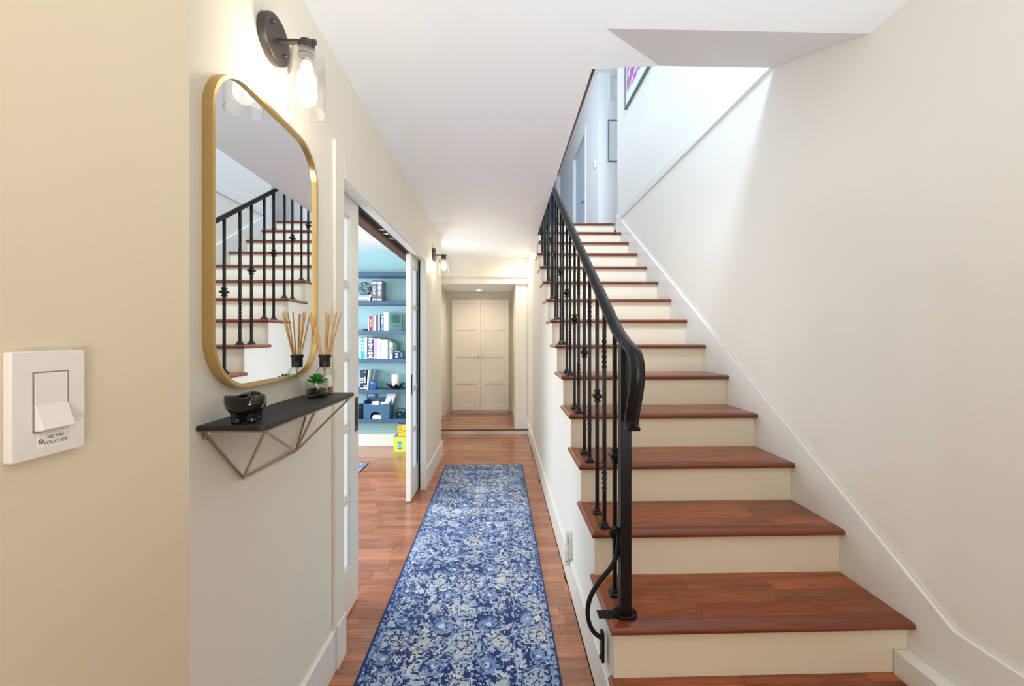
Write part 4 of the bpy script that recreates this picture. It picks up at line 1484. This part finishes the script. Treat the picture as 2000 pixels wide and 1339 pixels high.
# ---------------------------------------------------------------- upper floor seen through the stair opening
struct('floor_upper', MB().box(-2.0, 0.4, 5.77, 12, UF - .12, UF).box(.4, 3.2, TY(14) + .33, 12, UF - .12, UF), TREADM, 'upper hall floor')
struct('wall_upper_front', MB().box(XR, 3.2, 6.0, 6.14, UF, 5.4), WHITEW, 'white upper wall facing the stair')
struct('wall_upper_side', MB().box(XR, XR + .14, 6.14, 6.92, UF, 5.4).box(XR, XR + .14, 6.92, 7.98, UF + 2.1, 5.4).box(XR, XR + .14, 7.98, 10, UF, 5.4), WHITEW, 'white upper corridor wall with a door')
struct('wall_upper_end', MB().box(-2.0, 3.2, 9.9, 10.04, UF, 5.4), CREAM, 'cream end wall of the upper corridor')
struct('wall_upper_left', MB().box(-2.1, -2.0, -2.4, 10, UF, 5.4), WHITEW, 'left wall of the upper hall')
struct('wall_upper_right', MB().box(3.2, 3.3, 4.8, 10, UF, 5.4).box(XR + .14, 3.2, 4.87, 5.01, UF, 5.4), WHITEW, 'right end of the upper passage')
struct('wall_upper_back', MB().box(-2.1, 1.6, -2.54, -2.4, UF, 5.4), WHITEW, 'upper wall above the entry')
struct('ceiling.003', MB().box(-2.1, 3.3, -2.54, 10.04, 5.4, 5.5), CEIL, 'upper ceiling')
struct('trim_15', MB().box(XR - .02, XR, 6.84, 6.92, UF, UF + 2.18).box(XR - .02, XR, 7.98, 8.06, UF, UF + 2.18).box(XR - .02, XR, 6.92, 7.98, UF + 2.1, UF + 2.18), TRIMM, 'white casing of the upper corridor door', bevel=.004)
d4 = MB().box(XR + .03, XR + .07, 6.93, 7.97, UF + .005, UF + 2.095).build('door_4', mat('pale_blue_white_door', (206, 222, 236), .4, vary=.01), None, .002)
d4['kind'] = 'structure'; d4['label'] = 'pale door in the upper corridor'
MB().tube([(XR + .03, 7.04, UF + .95), (XR - .015, 7.04, UF + .95), (XR - .015, 7.14, UF + .95)], .009, 8).build('handle', BLACKM, d4, smooth=50)
d5 = MB().box(.35, 1.335, 9.84, 9.90, UF, 5.35).build('blue_panel', BLUEP, None, .002)  # blue panel added over the left part of the end wall
d5['kind'] = 'structure'; d5['label'] = 'blue panel at the end of the upper corridor'
th = thing('thermostat', 'small white thermostat on the upper corridor wall near its corner', 'thermostat', (XR, 6.2, 4.1))
MB().box(XR - .02, XR, 6.15, 6.24, 4.04, 4.16).build('case', TRIMM, th, .004)
MB().box(XR - .0215, XR - .02, 6.17, 6.22, 4.09, 4.14).build('display', mat('grey_display', (170, 180, 184), .3), th)


def frame_y(name, x0, x1, z0, z1, yw, label, fm, inner):
    fr = thing(name, label, 'picture', ((x0 + x1) / 2, yw, z0), 'framed pictures upstairs')
    t = .014
    MB().box(x0, x1, yw - .025, yw, z0, z0 + t).box(x0, x1, yw - .025, yw, z1 - t, z1).box(x0, x0 + t, yw - .025, yw, z0 + t, z1 - t).box(x1 - t, x1, yw - .025, yw, z0 + t, z1 - t).build('frame', fm, fr, .002)
    MB().box(x0 + t, x1 - t, yw - .010, yw - .002, z0 + t, z1 - t).build('mat_board', PAPER, fr)
    MB().box(x0 + .15, x1 - .12, yw - .0115, yw - .010, z0 + .17, z1 - .17).build('print', inner, fr)
    return fr


GREYF = mat('grey_green_frame', (118, 128, 124), .4, .2)
WHF = mat('white_frame', (228, 226, 220), .4)
frame_y('framed_picture', 1.605, 2.05, 4.055, 4.69, 6.0, 'lower picture with thin grey frame on the white upper wall', GREYF, mat('dark_violet_print', (84, 88, 120), .6, vary=.4, scale=12))
frame_y('framed_picture', 1.63, 2.05, 4.985, 5.35, 6.0, 'upper picture with white frame on the white upper wall', WHF, mat('pale_print', (214, 204, 190), .6, vary=.2, scale=12))


def art_mat():
    m, nt, p = new_mat('violet_flower_print')
    N = nt.nodes.new
    tc = N('ShaderNodeTexCoord')
    n1 = N('ShaderNodeTexNoise')
    n1.inputs['Scale'].default_value = 5
    n1.inputs['Distortion'].default_value = 2.2
    nt.links.new(tc.outputs['Object'], n1.inputs['Vector'])
    rp = N('ShaderNodeValToRGB')
    e = rp.color_ramp.elements
    e[0].position, e[0].color = .30, (*lin((60, 40, 110)), 1)
    e[1].position, e[1].color = .72, (*lin((248, 236, 220)), 1)
    for pos, c_ in ((.42, (168, 70, 160)), (.52, (206, 120, 190)), (.60, (240, 220, 236))):
        q = e.new(pos); q.color = (*lin(c_), 1)
    nt.links.new(n1.outputs['Fac'], rp.inputs[0])
    nt.links.new(rp.outputs[0], p.inputs['Base Color'])
    p.inputs['Roughness'].default_value = .3
    return m


fr = thing('framed_picture', 'picture of violet and pink flowers in a thin grey frame high on the stair wall', 'picture', (XR, 4.1, 4.05), 'framed pictures upstairs')
xw, t = XR + .006, .016
y0, y1, z0, z1 = 3.70, 4.63, 4.06, 5.1
MB().box(xw - .03, xw, y0, y1, z0, z0 + t).box(xw - .03, xw, y0, y1, z1 - t, z1).box(xw - .03, xw, y0, y0 + t, z0 + t, z1 - t).box(xw - .03, xw, y1 - t, y1, z0 + t, z1 - t).build('frame', GREYF, fr, .002)
MB().box(xw - .012, xw - .002, y0 + t, y1 - t, z0 + t, z1 - t).build('mat_board', PAPER, fr)
MB().box(xw - .0135, xw - .012, y0 + .1, y1 - .05, z0 + .16, z1 - .1).build('print', art_mat(), fr)
